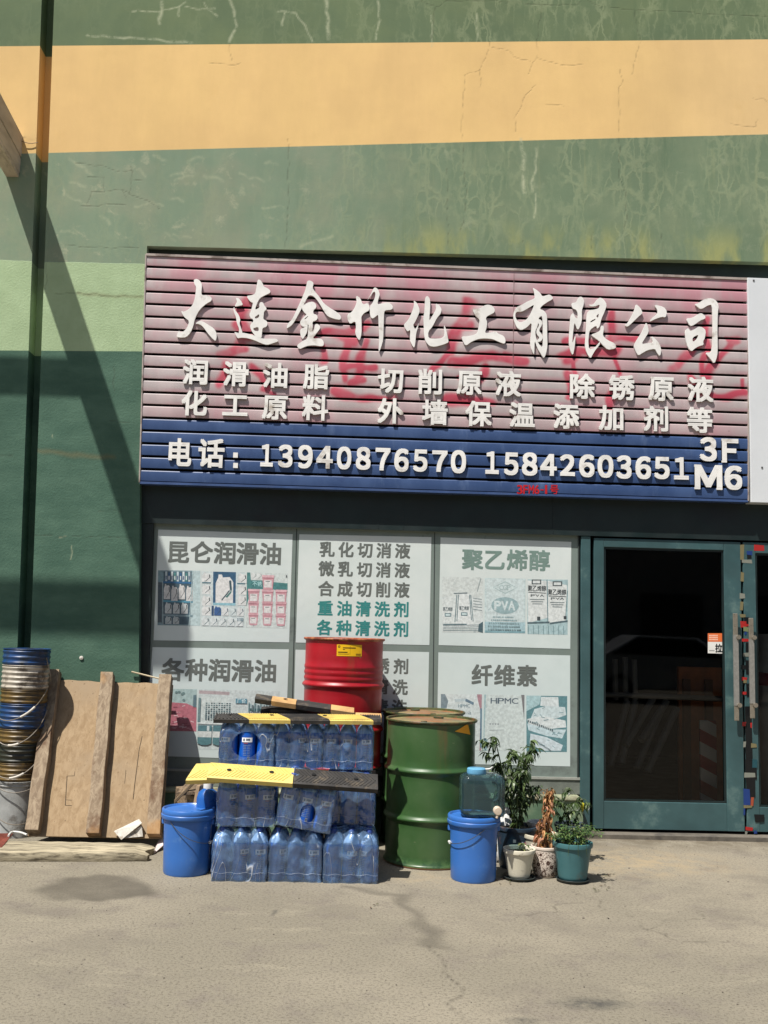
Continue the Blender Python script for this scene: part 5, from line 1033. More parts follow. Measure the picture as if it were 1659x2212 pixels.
b = MB(); u, v = at(398, 1668, -.95), at(452, 1650, -.85); b.hexa([Vector((u.x-.03, -1.02, .405)), Vector((v.x, -1.0, .415)), Vector((u.x-.0, -.70, .44)), Vector((v.x+.03, -.68, .45)), Vector((u.x-.03, -1.02, .428)), Vector((v.x, -1.0, .438)), Vector((u.x-.0, -.70, .463)), Vector((v.x+.03, -.68, .473))]); bev(b.build('board', WOODD, gb), .003)
st2 = thing('broken_slat', 'broken pale timber slat sticking out from behind the blue bucket', 'timber scrap', (p.x, -1.0, 0))
b = MB(); u, v = at(376, 1738, -1.05), at(430, 1684, -.98); d_ = Vector((.0, 0, .028)); e_ = Vector((.0, .03, 0)); b.hexa([u, v, u+e_, v+e_, u+d_, v+d_, u+d_+e_, v+d_+e_]); bev(b.build('slat', M('pale_broken_timber', (136, 116, 88), .85, .35, 8, .3, 40), st2), .003)
# ================================================================ SPEED BUMPS
RUB = M('black_rubber', (46, 44, 42), .8, .25, 8, .3, 90, .002, dirt=(92, 82, 68), damt=.35, dscale=9); YEL = M('yellow_rubber_paint', (208, 184, 100), .6, .1, 6, .25, 90, .002, dirt=(170, 148, 90), damt=.3, dscale=8); HOLE = M('bolt_hole', (10, 10, 10), .9)
TAN = M('faded_yellow_rubber', (190, 150, 98), .75, .2, 8, .3, 90, .002, dirt=(130, 96, 60), damt=.3)
def strip(b, P0, P1, across, th, sag=0, n=24, ribs='', r0=0., r1=1., s0=0., s1=0.):
    """a moulded strip from P0 to P1; across = width vector of its sloping face, th = thickness vector"""
    P0, P1 = Vector(P0), Vector(P1)
    prof = [(0, -1), (0, -.15), (.06, .0), (.5, .05), (.94, .0), (1, -.15), (1, -1)]
    f = lambda u, k: P0.lerp(P1, u)+Vector((0, 0, -sag*(u-.5)**2*4))+across*prof[k][0]+th*prof[k][1]
    N = n; vs = []; 
    for i in range(N+1):
        for k in range(len(prof)): vs.append(f(r0+s0*prof[k][0]+(r1+s1*prof[k][0]-r0-s0*prof[k][0])*i/N, k))
    m = len(prof); fs = [(i*m+k, (i+1)*m+k, (i+1)*m+k+1, i*m+k+1) for i in range(N) for k in range(m-1)]+[(i*m+m-1, (i+1)*m+m-1, (i+1)*m, i*m) for i in range(N)]
    fs += [tuple(range(m)), tuple(N*m+k for k in reversed(range(m)))]
    b.add(vs, fs)
    L = (P1-P0).length*(r1-r0); nr = int(L/.022)
    S = lambda u, w_: P0.lerp(P1, u)+Vector((0, 0, -sag*(u-.5)**2*4))+across*w_
    nrm = th.normalized()
    if ribs == 'chevron':
        for i in range(nr):
            u = r0+(r1-r0)*(i+.3)/nr; du = .045/(P1-P0).length
            for (w0, w1, s_) in ((.10, .49, 1), (.51, .90, -1)):
                ua, ub = (u, u+du) if s_ > 0 else (u+du, u)
                e = .0035/(P1-P0).length
                if max(ua, ub)+e > r1: continue
                q = [S(ua-e, w0), S(ua+e, w0), S(ub+e, w1), S(ub-e, w1)]; lo_ = [x+th*.03 for x in q]; hi = [x+th*.05+nrm*.002 for x in q]
                b.add(lo_+hi, [(4, 5, 6, 7), (0, 1, 5, 4), (1, 2, 6, 5), (2, 3, 7, 6), (3, 0, 4, 7)])
    if ribs == 'bars':
        nr = int(L/.014)
        for i in range(nr):
            u = r0+(r1-r0)*(i+.5)/nr; e = .0035/(P1-P0).length; ub = u+(s0+(s1-s0)*(i+.5)/nr)*.96; q = [S(u-e, .02), S(u+e, .02), S(ub+e, .96), S(ub-e, .96)]; lo_ = [x-nrm*.002 for x in q]; hi = [x+th*.03+nrm*.0035 for x in q]
            b.add(lo_+hi, [(4, 5, 6, 7), (0, 1, 5, 4), (1, 2, 6, 5), (2, 3, 7, 6), (3, 0, 4, 7)])
def hole(b, p, across, th, r=.014):
    n = th.normalized(); a = across.normalized(); c = n.cross(a); vs = [Vector(p)+n*.006+a*(r*.75*math.cos(t*math.pi/6))+c*(r*math.sin(t*math.pi/6)) for t in range(12)]; b.add(vs, [tuple(range(12))])
AC = Vector((0, -.145, -.066)); TH = Vector((0, -.012, .028))
def bump(name, label, P0, P1, across, th, segs, ribs, holes=(), sag=0):
    o = thing(name, label, 'speed bump', Vector(P0).lerp(Vector(P1), .5)+across*.5, 'rubber speed bump pieces')
    for r0, r1, m, sg, *sh_ in segs: b = MB(); strip(b, P0, P1, across, th, sag, 16, ribs, r0, r1, *sh_); b.build(sg, m, o, 30)
    for u, w_ in holes: b = MB(); hole(b, Vector(P0).lerp(Vector(P1), u)+Vector((0, 0, -sag*(u-.5)**2*4))+across*w_+th*.06, across, th); b.build('bolt_hole', HOLE, o)
    return o
yt = -1.345
a_, c_ = at(455, 1650, yt), at(816, 1662, yt)
h1, h2 = at(637, 1650, yt), None; r1_ = (h1.x-a_.x)/(c_.x-a_.x); c_.z = a_.z-.045
bump('speed_bump', 'yellow and black chevron-ribbed speed bump piece laid across the middle row of bottle packs', a_+Vector((0, 0, .012)), c_+Vector((0, 0, .01)), AC, TH, [(0, r1_-.002, YEL, 'yellow_module'), (r1_+.002, 1, RUB, 'black_module')], 'chevron', [(.12, .5), (.37, .45), (.62, .42), (.87, .5)], sag=-.0)
a2, c2 = at(436, 1642, -1.12), at(462, 1642, -1.12)
bump('speed_bump', 'short yellow speed bump end piece sticking out behind the yellow and black one', at(425, 1648, -1.22), at(500, 1646, -1.18), Vector((-.04, -.14, -.08)), TH, [(0, 1, YEL, 'yellow_module')], 'chevron')
yk = -1.10
a3, c3_ = at(467, 1541, yk), at(822, 1545, yk); U = lambda px: (at(px, 1550, yk).x-a3.x)/(c3_.x-a3.x)
AC3, TH3 = Vector((0, -.12, -.022)), Vector((0, -.006, .026)); sh = .085
s3 = bump('speed_bump', 'long black speed bump with slanting yellow stripes on top of the bottle packs', a3, c3_, AC3, TH3, [(0, U(512), RUB, 'black_module', 0, sh), (U(512)+.001, U(600), YEL, 'yellow_stripe', sh, sh), (U(600)+.001, U(684), RUB, 'black_module', sh, sh), (U(684)+.001, U(776), YEL, 'yellow_stripe', sh, sh), (U(776)+.001, 1, RUB, 'black_module', sh, 0)], 'bars', [(.09, .35), (.34, .35), (.66, .35), (.92, .35)])
b = MB(); q0, q1 = at(551, 1500, -1.08), at(765, 1531, -1.02)
bump('speed_bump', 'bent black rubber speed bump piece with faded tan patches, topmost of the pile', q0+Vector((0, .1, .0)), q1+Vector((0, .1, 0)), Vector((0, -.11, -.02)), Vector((0, -.01, .034)), [(0, .16, RUB, 'black_module'), (.165, .41, TAN, 'tan_module'), (.415, .76, RUB, 'black_module'), (.765, 1, TAN, 'tan_module')], '', [(.3, .5)])
q0, q1 = at(583, 1537, -1.04), at(824, 1548, -1.0)
bump('speed_bump', 'thin black and tan rubber speed bump piece wedged in the middle of the pile', q0+Vector((0, .1, .01)), q1+Vector((0, .1, .012)), Vector((0, -.10, -.012)), Vector((0, -.006, .036)), [(0, .44, RUB, 'black_module'), (.445, 1, TAN, 'tan_module')], '')
q0, q1 = at(562, 1530, -1.0), at(668, 1514, -.95)
bump('speed_bump', 'small dark rubber speed bump offcut propping up the topmost piece', q0+Vector((0, .1, .0)), q1+Vector((0, .1, .0)), Vector((0, -.08, -.022)), Vector((0, -.006, .040)), [(0, 1, RUB, 'black_module')], 'chevron')
# ================================================================ BUCKETS
def bail(name, mat, parent, r, z, drop, side, wire=.0022, grip=None, gm=None, front=-1):
    """wire handle hanging from two ears at +-x, falling to the front"""
    pts = []
    for i in range(25):
        a = math.pi*i/24; x = -math.cos(a)*r; y = front*math.sin(a)*r*1.0; pts.append((x, y+front*.004, z-drop*math.sin(a)**1.2))
    b = MB(); b.tube(pts, wire, 6); h = b.build(name, mat, parent, 60, local=True)
    if grip: b = MB(); b.tube(pts[grip[0]:grip[1]], .008, 10); b.build('grip', gm, h, 60, local=True)
    return h
BLUE = M('blue_bucket_plastic', (52, 104, 176), .36, .06, 3, .06, 40, .002, spec=.5, dirt=(84, 124, 176), damt=.12, dscale=9); GALV = M('galvanised_wire', (112, 116, 120), .4, .1, metal=.8); WGRIP = M('white_grip', (206, 206, 200), .4)
def bucket(name, label, x, y, z, s=1.0, open_lid=False, body=BLUE, rz=0):
    o = thing(name, label, 'bucket', (x, y, z)); o.scale = (s, s, s); o.rotation_euler.z = rz
    b = MB(); b.lathe([(0, .004), (.125, .004), (.132, 0), (.137, .012), (.139, .10), (.142, .22), (.145, .315), (.150, .318), (.150, .326), (.146, .33), (.148, .352)], 72); b.build('body', body, o, 40, local=True)
    b = MB(); b.lathe([(.149, .328), (.160, .326), (.163, .332), (.163, .348), (.159, .352), (.1605, .357), (.1605, .374), (.156, .381), (.150, .382), (.145, .377), (.142, .371), (.10, .369), (0, .369)], 72); lid = b.build('lid', body, o, 40, local=True)
    b = MB(); b.lathe([(.03, .369), (.03, .3735), (.026, .375), (0, .3752)], 24, (.05, -.055, 0)); b.build('spout_cap', body, lid, 40, local=True)
    for sx in (-1, 1): b = MB(); b.lathe([(0, .285), (.013, .285), (.015, .30), (.013, .315), (0, .315)], 12, (sx*.146, 0, 0)); b.build('handle_ear', body, o, 60, local=True)
    return o
bl = bucket('blue_bucket', 'blue plastic bucket with its lid on, standing beside the bottle packs', -.950, -1.225, 0, 1.0)
bl.location = (bx(350, 465, 1755, -1.225), -1.225, 0); bl.scale = (.985,)*3
# the handle lies slanting across the body, its grip to the side
def side_bail(o, a0, z0, a1, z1, sag, r0, grip_end, gm):
    pts = []
    for i in range(21):
        t = i/20; a = a0+(a1-a0)*t; z = z0+(z1-z0)*t-sag*math.sin(math.pi*t); r = r0+.003+.012*math.sin(math.pi*t); pts.append((r*math.cos(a), r*math.sin(a), z))
    b = MB(); b.tube(pts, .0022, 6); h = b.build('handle', GALV, o, 60, local=True)
    e = Vector(pts[-1]) if grip_end > 0 else Vector(pts[0]); e2 = Vector(pts[-2]) if grip_end > 0 else Vector(pts[1]); d = (e-e2).normalized()
    b = MB(); b.tube([e-d*.012, e+d*.03], .0085, 12); b.build('grip', gm, h, 40, local=True); return h
side_bail(bl, R(-125), .315, R(-14), .185, .035, .146, 1, WGRIP)
br = bucket('blue_bucket', 'blue plastic bucket carrying the clear water jug, beside the front green drum', .762, -1.25, 0, .985); br.location = (bx(967, 1081, 1755, -1.25), -1.25, 0)
side_bail(br, R(-172), .215, R(-72), .318, .028, .146, -1, WGRIP)
b = MB(); b.ink = lin((206, 190, 150))
patch(b, (R(-22), .17, R(-12), .215), .1425, .0016); b.ink = lin((196, 204, 214))
for k in range(4): patch(b, (R(-26+2*k), .13-.022*k, R(-15), .142-.022*k), .1415, .0016, 4)
b.build('paper_label', INK, br, local=True)
# clear water jug lying upright on that bucket's lid
def jug_mat():
    t = NT('clear_teal_plastic'); g = t.new('ShaderNodeBsdfGlossy'); g.inputs['Roughness'].default_value = .06; tr = t.new('ShaderNodeBsdfTransparent'); tr.inputs[0].default_value = (.42, .58, .60, 1)
    d = t.new('ShaderNodeBsdfDiffuse'); d.inputs[0].default_value = (.13, .24, .27, 1); nm = t.bump(t.noise(6, 2), .15, .01); t.put(g.inputs['Normal'], nm)
    fr = t.new('ShaderNodeFresnel'); fr.inputs[0].default_value = 1.5
    return t.fin(t.mixsh(fr.outputs[0], t.mixsh(.13, tr.outputs[0], d.outputs[0]), g.outputs[0]))
JM = jug_mat(); jx = bx(994, 1090, 1720, -1.30)
jg = thing('water_jug', 'clear bluish water jug with a white tap on top of the blue bucket', 'water jug', (jx, -1.275, br.location.z+.382*.985+.001))
def rr(hx, hy, r, n=8):
    out = []
    for cx, cy, a0 in ((hx-r, hy-r, 0), (-hx+r, hy-r, 90), (-hx+r, -hy+r, 180), (hx-r, -hy+r, 270)):
        for k in range(n+1): a = R(a0+90*k/n); out.append((cx+r*math.cos(a), cy+r*math.sin(a)))
    return out
b = MB(); rows = []
for (z, k) in ((0, .86), (.006, .94), (.018, .99), (.04, 1), (.09, 1), (.11, .985), (.13, 1), (.19, 1), (.212, .985), (.228, .92), (.238, .8), (.243, .62)): rows.append([(x, y, z) for x, y in rr(.132*k, .10*k, .045*k)])
n = len(rows[0]); vs = [p for r_ in rows for p in r_]; fs = [(j*n+i, j*n+(i+1) % n, (j+1)*n+(i+1) % n, (j+1)*n+i) for j in range(len(rows)-1) for i in range(n)]; fs += [tuple(range(n-1, -1, -1)), tuple((len(rows)-1)*n+i for i in range(n))]
b.add(vs, fs); b.build('body', JM, jg, 50, local=True)
b = MB(); b.tube(bez([(.05, -.103, .215), (.085, -.106, .19), (.085, -.106, .12), (.06, -.103, .095)], 8), .011, 12); b.build('handle', JM, jg, 60, local=True)
b = MB(); b.lathe([(.046, .238), (.056, .242), (.058, .25), (.056, .27), (.05, .274), (0, .274)], 40, (-.035, 0, 0)); b.build('cap', M('pale_blue_cap', (96, 156, 190), .4, .08), jg, 40, local=True)
b = MB(); b.tube(bez([(.015, -.01, .268), (.045, -.015, .272), (.06, -.02, .285)], 5), .005, 8); b.build('cap_tab', WGRIP, jg, 60, local=True)
b = MB(); b.xf = lambda v: Vector((.078+v.x, -.100-v.z, .046+v.y)); b.lathe([(.024, 0), (.025, .006), (.018, .012), (.018, .022), (.024, .024), (.024, .042), (.020, .046), (0, .047)], 24)
b.xf = None; b.tube([(.078, -.13, .046), (.074, -.136, .015), (.072, -.136, .006)], .008, 10); b.build('tap', M('cream_tap', (186, 170, 150), .45, .06), jg, 40, local=True)
# nested buckets at the left
SXY = (at(46, 1600, -.27).x, -.27)
def pail(kind, label, z0, h, m, bailpts=None, s=1.0, whole=False, dx=0):
    o = thing('stacked_bucket', label, 'bucket', (SXY[0]+dx, SXY[1], z0), 'nested used buckets stacked against the wall')
    r = .160*s; b = MB()
    pr = [(r*.80, -.20 if not whole else 0), (r*.82, -.19 if not whole else .01), (r*.93, -.002 if not whole else h*.92)]
    zb = 0 if not whole else h*.90
    k = 0; zz = zb; step = (h-(zb))/max(2, round((h-zb)/.034))
    while zz < h-.012:
        pr += [(r*.965, zz+.002), (r*1.0, zz+step*.30), (r*1.005, zz+step*.50), (r*.97, zz+step*.68), (r*.965, zz+step*.95)]; zz += step
    pr += [(r*.99, h-.006), (r*1.01, h-.002), (r*1.0, h), (r*.955, h-.004), (r*.93, -.10)]
    b.lathe(pr, 56, cap0=whole); b.build('body', m, o, 40, local=True)
    if bailpts:
        a0, za, a1, zb_, sag, rr0, gr_ = bailpts; pts = []
        for i in range(25):
            t = i/24; a = R(a0+(a1-a0)*t); z = za+(zb_-za)*t-sag*math.sin(math.pi*t); q = r*rr0+.012*math.sin(math.pi*t); pts.append((q*math.cos(a), q*math.sin(a), z))
        b = MB(); b.tube(pts, .0035, 6); hd = b.build('handle', M('dirty_wire', (140, 132, 120), .5, .2, dirt=(90, 80, 66)), o, 60, local=True)
        if gr_: b = MB(); b.tube(pts[gr_[0]:gr_[1]], .0085, 10); b.build('grip', M('dirty_white_grip', (186, 180, 168), .5, .15, 9), hd, 60, local=True)
    return o
def pm(n, c, d): return M(n, c, .45, .2, 5, .15, 60, .002, dirt=d, damt=.55, dscale=6)
zt = [at(47, y, -.43).z for y in (1402, 1437, 1490, 1521, 1576, 1608, 1650, 1690)]
PB = pm('blue_pail', (20, 62, 112), (30, 44, 60)); PW = pm('dirty_white_pail', (176, 168, 154), (84, 74, 62)); PO = pm('ochre_pail', (104, 82, 36), (60, 48, 30)); PK_ = pm('dark_olive_pail', (38, 40, 26), (20, 22, 16)); PG = pm('grey_pail', (160, 162, 160), (96, 92, 86))
pail(0, 'blue bucket at the very top of the nested bucket stack', zt[1], zt[0]-zt[1], PB, (-20, .05, 10, -.12, .03, 1.02, None))
pail(0, 'dirty white bucket just under the topmost blue one in the stack', zt[2], zt[1]-zt[2]-.002, PW, s=.99)
pail(0, 'ochre bucket under the dirty white one, with a loose wire handle', zt[3], zt[2]-zt[3]-.002, PO, (-190, .02, -10, .10, .17, 1.06, (15, 20)), s=.985)
pail(0, 'second blue bucket in the nested stack, lower down between two ochre ones', zt[4], zt[3]-zt[4]-.002, PB, (-180, .05, -4, .12, .19, 1.08, (11, 15)), s=.97)
pail(0, 'ochre bucket between the lower blue and the dark olive one in the stack', zt[5], zt[4]-zt[5]-.002, PO, s=.965)
pail(0, 'dark olive bucket low in the nested stack with a white handle grip', zt[6], zt[5]-zt[6]-.002, PK_, (-180, .05, -4, .10, .17, 1.08, (12, 17)), s=.96)
pail(0, 'brown ochre bucket directly above the whole grey white one in the nested stack', zt[7], zt[6]-zt[7]-.002, PO, (-175, .10, -20, -.02, .10, 1.09, None), s=.955)
base = pail(0, 'whole greyish white bucket with a dark red label, bottom of the stack', .0, zt[7]-.002, PG, (-170, .30, -10, .15, .12, 1.05, None), s=.97, whole=True)
b = MB(); b.ink = lin((112, 20, 44)); patch(b, (R(-105), .10, R(-82), .17), .141, .0025); b.build('paper_label', INK, base, local=True)
# ================================================================ TIMBER
PLYM = None
def ply_mat():
    t = NT('weathered_plywood'); v = t.obj(); g = t.map(v, (9, 9, .8)); c = t.mix(t.rng(t.noise(3, 6, .65, g, dist=.6), .32, .68), lin((134, 112, 84)), lin((154, 133, 104)))
    c = t.mix(t.rng(t.noise(2.2, 4, .6, v), .42, .68), c, lin((142, 124, 100))); c = t.mix(t.rng(t.noise(1.9, 5, .6, v), .56, .72, 0, .5), c, lin((128, 102, 72)))
    c = t.mix(t.rng(t.noise(14, 6, .7, t.map(v, (6, 6, .35))), .60, .68, 0, .55), c, lin((84, 64, 44))); c = t.mix(t.rng(t.voro(9, v), .030, .045, .8, 0), c, lin((50, 38, 28)))
    return t.fin(t.bsdf(c, .82, t.bump(t.noise(12, 5, .6, t.map(v, (5, 5, .5))), .3, .003), 0, .25))
def batten_mat():
    t = NT('weathered_batten'); v = t.obj(); g = t.map(v, (10, 10, .9)); c = t.mix(t.rng(t.noise(3, 6, .65, g, dist=.8), .34, .66), lin((150, 134, 112)), lin((116, 100, 82)))
    c = t.mix(t.rng(t.noise(4.5, 6, .7, t.map(v, (1, 1, .5))), .50, .66, 0, .8), c, lin((88, 62, 44))); c = t.mix(t.rng(t.noise(3.2, 4, .6, v), .56, .70, 0, .6), c, lin((158, 118, 70)))
    c = t.mix(t.rng(t.voro(14, v), .04, .06, .85, 0), c, lin((44, 30, 24)))
    return t.fin(t.bsdf(c, .85, t.bump(t.noise(10, 5, .65, t.map(v, (5, 5, .6))), .5, .004), 0, .25))
PLYM = ply_mat(); BAT = batten_mat()
pBL = Vector((at(62, 1806, -.60).x-.02, -.56, .052)); pBR = Vector((at(340, 1806, -.60).x+.02, -.56, .052)); pTL = Vector((at(113, 1470, -.05).x-.03, -.03, at(113, 1470, -.05).z)); pTR = Vector((at(370, 1476, -.05).x+.01, -.03, at(370, 1476, -.05).z))
eU = (pBR-pBL).normalized(); eN = eU.cross((pTL-pBL).normalized()).normalized()
if eN.y > 0: eN = -eN
pan = thing('batten_panel', 'weathered plywood panel with three battens leaning against the green wall', 'wooden panel', (pBL.x+.4, -.5, .05))
def PP(u, v, w_=0): return pBL.lerp(pBR, u).lerp(pTL.lerp(pTR, u), v)+eN*w_
b = MB(); nu, nv = 60, 60
jag = lambda u: .003*math.sin(u*9)+.002*math.sin(u*41+1)-.012*max(0, u-.6)/.4
top = lambda u, v, w_: PP(u, v*(1+jag(u)*(v > .98)), w_+.004*math.sin(u*9)*v)
b.grid(lambda u, v: top(u, v, 0), nu, nv); b.grid(lambda u, v: top(1-u, v, -.016), nu, nv)
b.grid(lambda u, v: top(u, 1, -.016*v), nu, 1); b.grid(lambda u, v: top(1-u, 0, -.016*v), nu, 1); b.grid(lambda u, v: top(0, 1-u, -.016*v), nv, 1); b.grid(lambda u, v: top(1, u, -.016*v), nv, 1)
b.build('plywood_sheet', PLYM, pan)
W = (pBR-pBL).length; bw = .088/W
for (u0, v0, v1, du, tk) in ((.0, .012, 1.045, .0, .085), (.455, .0, 1.035, -.025, .085), (1-bw, .004, 1.03, -.005, .08)):
    b = MB(); n = 14; vs = []
    for i in range(n+1):
        v = v0+(v1-v0)*i/n; uu = u0+du*(v-.0)+.003*math.sin(i*1.3+u0*9)
        vs += [PP(uu, v, .001), PP(uu+bw, v, .001), PP(uu+bw, v, tk), PP(uu, v, tk)]
    fs = [(i*4+k, i*4+(k+1) % 4, (i+1)*4+(k+1) % 4, (i+1)*4+k) for i in range(n) for k in range(4)]+[(3, 2, 1, 0), (n*4, n*4+1, n*4+2, n*4+3)]
    b.add(vs, fs); bm_ = b.build('batten', BAT, pan); bev(bm_, .004)
SLOT = M('saw_cut', (58, 44, 30), .9)
def pu(px, py):                                                    # panel coordinates of a survey pixel
    d = ray(px, py); t_ = (pBL-CAM).dot(eN)/d.dot(eN); return CAM+d*t_+eN*.0022
b = MB()
def cut(pts, wd):
    for p, q in zip(pts[:-1], pts[1:]):
        a, c = pu(*p), pu(*q); s_ = (c-a).normalized().cross(eN)*wd; b.add([a-s_, c-s_, c+s_, a+s_], [(0, 1, 2, 3)])
zz8 = lambda *p: [(x*.2615, 1750*K+y*.2615) for x, y in p]
b = MB(); cut(zz8((555, 1228), (548, 1330), (540, 1470)), .0022); b.build('saw_cut', SLOT, pan)
b = MB(); cut(zz8((560, 1228), (615, 1226)), .0012); b.build('saw_cut', SLOT, pan)
b = MB(); cut(zz8((540, 1470), (595, 1472)), .001); b.build('saw_cut', SLOT, pan)
b = MB(); cut(zz8((545, 1425), (595, 1427)), .0008); b.build('saw_cut', SLOT, pan)
b = MB(); cut(zz8((618, 1190), (615, 1226)), .001); b.build('saw_cut', SLOT, pan); b = MB(); cut(zz8((1175, 900), (1150, 1010), (1135, 1130), (1115, 1280), (1100, 1420)), .0022); b.build('saw_cut', SLOT, pan)
b = MB(); cut(zz8((1040, 1180), (1030, 1290)), .001); b.build('saw_cut', SLOT, pan)
b = MB(); cut(zz8((590, 480), (570, 640)), .001); b.build('saw_cut', SLOT, pan)
plank = thing('ground_plank', 'old grey weathered plank lying on the ground in front of the leaning panel', 'plank', (-1.8, -.75, 0))
a0, a1 = gr(-60, 1862), gr(312, 1861); a2_, a3_ = gr(332, 1822, .05), gr(-40, 1815, .05)
b = MB(); PZ = .05; nu = 70
fr = lambda u: (a0.lerp(a1, u)+Vector((0, .004*math.sin(u*7)+.0015*math.sin(u*67+1), 0)))
bk = lambda u: a3_.lerp(a2_, u)
def pk(u, v):
    p = fr(u).lerp(bk(u), v); z = PZ+.0012*math.sin(u*50+v*4)-.014*max(0, u-.93)/.07; e = .02*math.sin(v*9+1)*max(0, (u-.9)/.1); return Vector((p.x+e, p.y, max(.004, z)))
b.grid(pk, nu, 16); b.grid(lambda u, v: Vector((pk(u, 0).x, pk(u, 0).y-.004*math.sin(v*3), pk(u, 0).z*v+.001*(1-v))), nu, 4); b.grid(lambda u, v: Vector((pk(1, u).x+.006*math.sin(u*14), pk(1, u).y, pk(1, u).z*v+.001)), 16, 3)
b.build('plank', M('silver_plank', (160, 150, 126), .88, .3, 4, .6, 26, .004, dirt=(84, 76, 60), damt=.5, dscale=6, stretch=(.7, 4, 4)), plank, 30)
cp = thing('torn_cardboard', 'crumpled piece of white cardboard leaning on the panel between two battens', 'cardboard', gr(280, 1815, .05))
CARD = M('dirty_cardboard', (200, 196, 186), .8, .2, 12, .3, 40, .004, dirt=(150, 140, 126), damt=.5, dscale=14)
def cpt(x, y, w_): p = pu(*zz8((x, y))[0]); return p+eN*w_
b = MB(); b.add([cpt(948, 1695, .03), cpt(1010, 1768, .035), cpt(1185, 1640, .06), cpt(1155, 1595, .03)], [(0, 1, 2, 3)]); b.add([cpt(1000, 1755, .03), cpt(1185, 1735, .02), cpt(1180, 1655, .045), cpt(1110, 1690, .03)], [(0, 1, 2, 3)])
o = b.build('sheet', CARD, cp); m = o.modifiers.new('thick', 'SOLIDIFY'); m.thickness = .004
sc1 = thing('paper_scrap', 'pinkish white paper scrap beside the lidded blue bucket', 'paper scrap', gr(338, 1838))
b = MB(); P = [gr(332, 1845)+Vector((0, 0, .004)), gr(352, 1836)+Vector((0, 0, .03)), gr(350, 1815)+Vector((0, 0, .05)), gr(338, 1828)+Vector((0, 0, .012))]; b.add(P, [(0, 1, 2, 3)]); o = b.build('paper', M('pink_paper', (196, 180, 178), .8, .15, 9), sc1); m = o.modifiers.new('thick', 'SOLIDIFY'); m.thickness = .003
sc2 = thing('plastic_scrap', 'tiny white plastic scrap lying on the grey plank', 'plastic scrap', gr(38, 1804, .055))
b = MB(); P = [gr(x, y, .055) for x, y in ((18, 1808), (26, 1800), (44, 1801), (58, 1806))]; b.tube(bez([p+Vector((0, 0, .008)) for p in P], 6), .007, 8); b.build('strip', WGRIP, sc2, 60)
rt = thing('red_tile', 'broken dark red tile leaning under the stacked buckets', 'tile', gr(8, 1812, .05))
b = MB(); P = [gr(-30, 1835, .052), gr(4, 1830, .052), gr(28, 1800, .058), gr(-20, 1800, .09)]; b.add(P, [(0, 1, 2, 3)]); o = b.build('tile', M('red_clay_tile', (110, 50, 36), .7, .25, 8), rt); m = o.modifiers.new('thick', 'SOLIDIFY'); m.thickness = .008
stv = thing('thin_stick', 'thin pale stick poking up behind the leaning panel', 'stick', at(318, 1458, .02))
b = MB(); p, q = at(284, 1451, -.02), at(352, 1468, .0); b.tube([p, q], .006, 6); b.build('stick', M('pale_stick', (190, 176, 146), .7), stv, 60)
# ================================================================ POTS AND PLANTS
SOIL = M('dry_soil', (74, 60, 46), .95, .3, 20, .8, 60, .01); 
def potm(n, c, d=(90, 84, 70)): return M(n, c, .5, .08, 5, .1, 50, .002, dirt=d, damt=.2, dscale=7)
def pot(name, label, px, py, zf, r0, r1, h, mat, Y=None, lip=.012, saucer=None, bulge=None, thick=.006, cat='plant pot', soil=.025):
    """px: middle of the pot in the survey picture; stands on the ground"""
    if Y is None: g = gr(px, py); g = Vector((g.x, g.y+r0+(.02 if saucer else 0), 0))
    else: g = Vector((at(px, py, Y).x, Y, 0))
    o = thing(name, label, cat, (g.x, g.y, 0)); z0 = .012 if saucer else 0
    pr = [(0, z0), (r0-.006, z0), (r0, z0+.006)]
    for k in range(1, 9):
        t = k/9; r = r0+(r1-r0)*t+(bulge or 0)*math.sin(math.pi*t**.8); pr.append((r, z0+(h-lip*2.2)*t))
    pr += [(r1, h-lip*2), (r1+lip*.5, h-lip*1.9), (r1+lip*.62, h-lip), (r1+lip*.5, h-.002), (r1, h), (r1-thick, h-.004), (r1-thick-.004, h-.035)]
    b = MB(); b.lathe(pr, 56); b.build('pot', mat, o, 40, local=True)
    b = MB(); b.lathe([(r1-thick-.002, h-soil), (r1*.5, h-soil+.006), (0, h-soil+.004)], 32); b.build('soil', SOIL, o, 60, local=True)
    if saucer: b = MB(); b.lathe([(0, .0), (saucer-.014, 0), (saucer, .018), (saucer-.003, .020), (saucer-.016, .006), (0, .006)], 48); b.build('saucer', M('dark_saucer', (34, 44, 44), .5, .15, 8), o, 40, local=True)
    return o, g, h-soil
def leaf_mat(name, c1, c2, rough=.42):
    t = NT(name); ink = t.attr('ink', 'Color'); c = t.mix(1.0, ink, t.rng(t.noise(26, 3, .6), .3, .7, .8, 1.2), 'MULTIPLY')
    a = t.bsdf(c, rough, None, 0, .4); tl = t.new('ShaderNodeBsdfTranslucent'); t.put(tl.inputs[0], t.mix(1.0, c, (.9, 1.2, .5), 'MULTIPLY'))
    return t.fin(t.mixsh(.22, a, tl.outputs[0]))
LEAF = leaf_mat('chili_leaf', 0, 0); DRY = leaf_mat('dried_leaf', 0, 0, .8); STEM = M('green_stem', (66, 82, 42), .6, .2, 20); DSTEM = M('brown_stem', (110, 84, 54), .8, .2, 20)
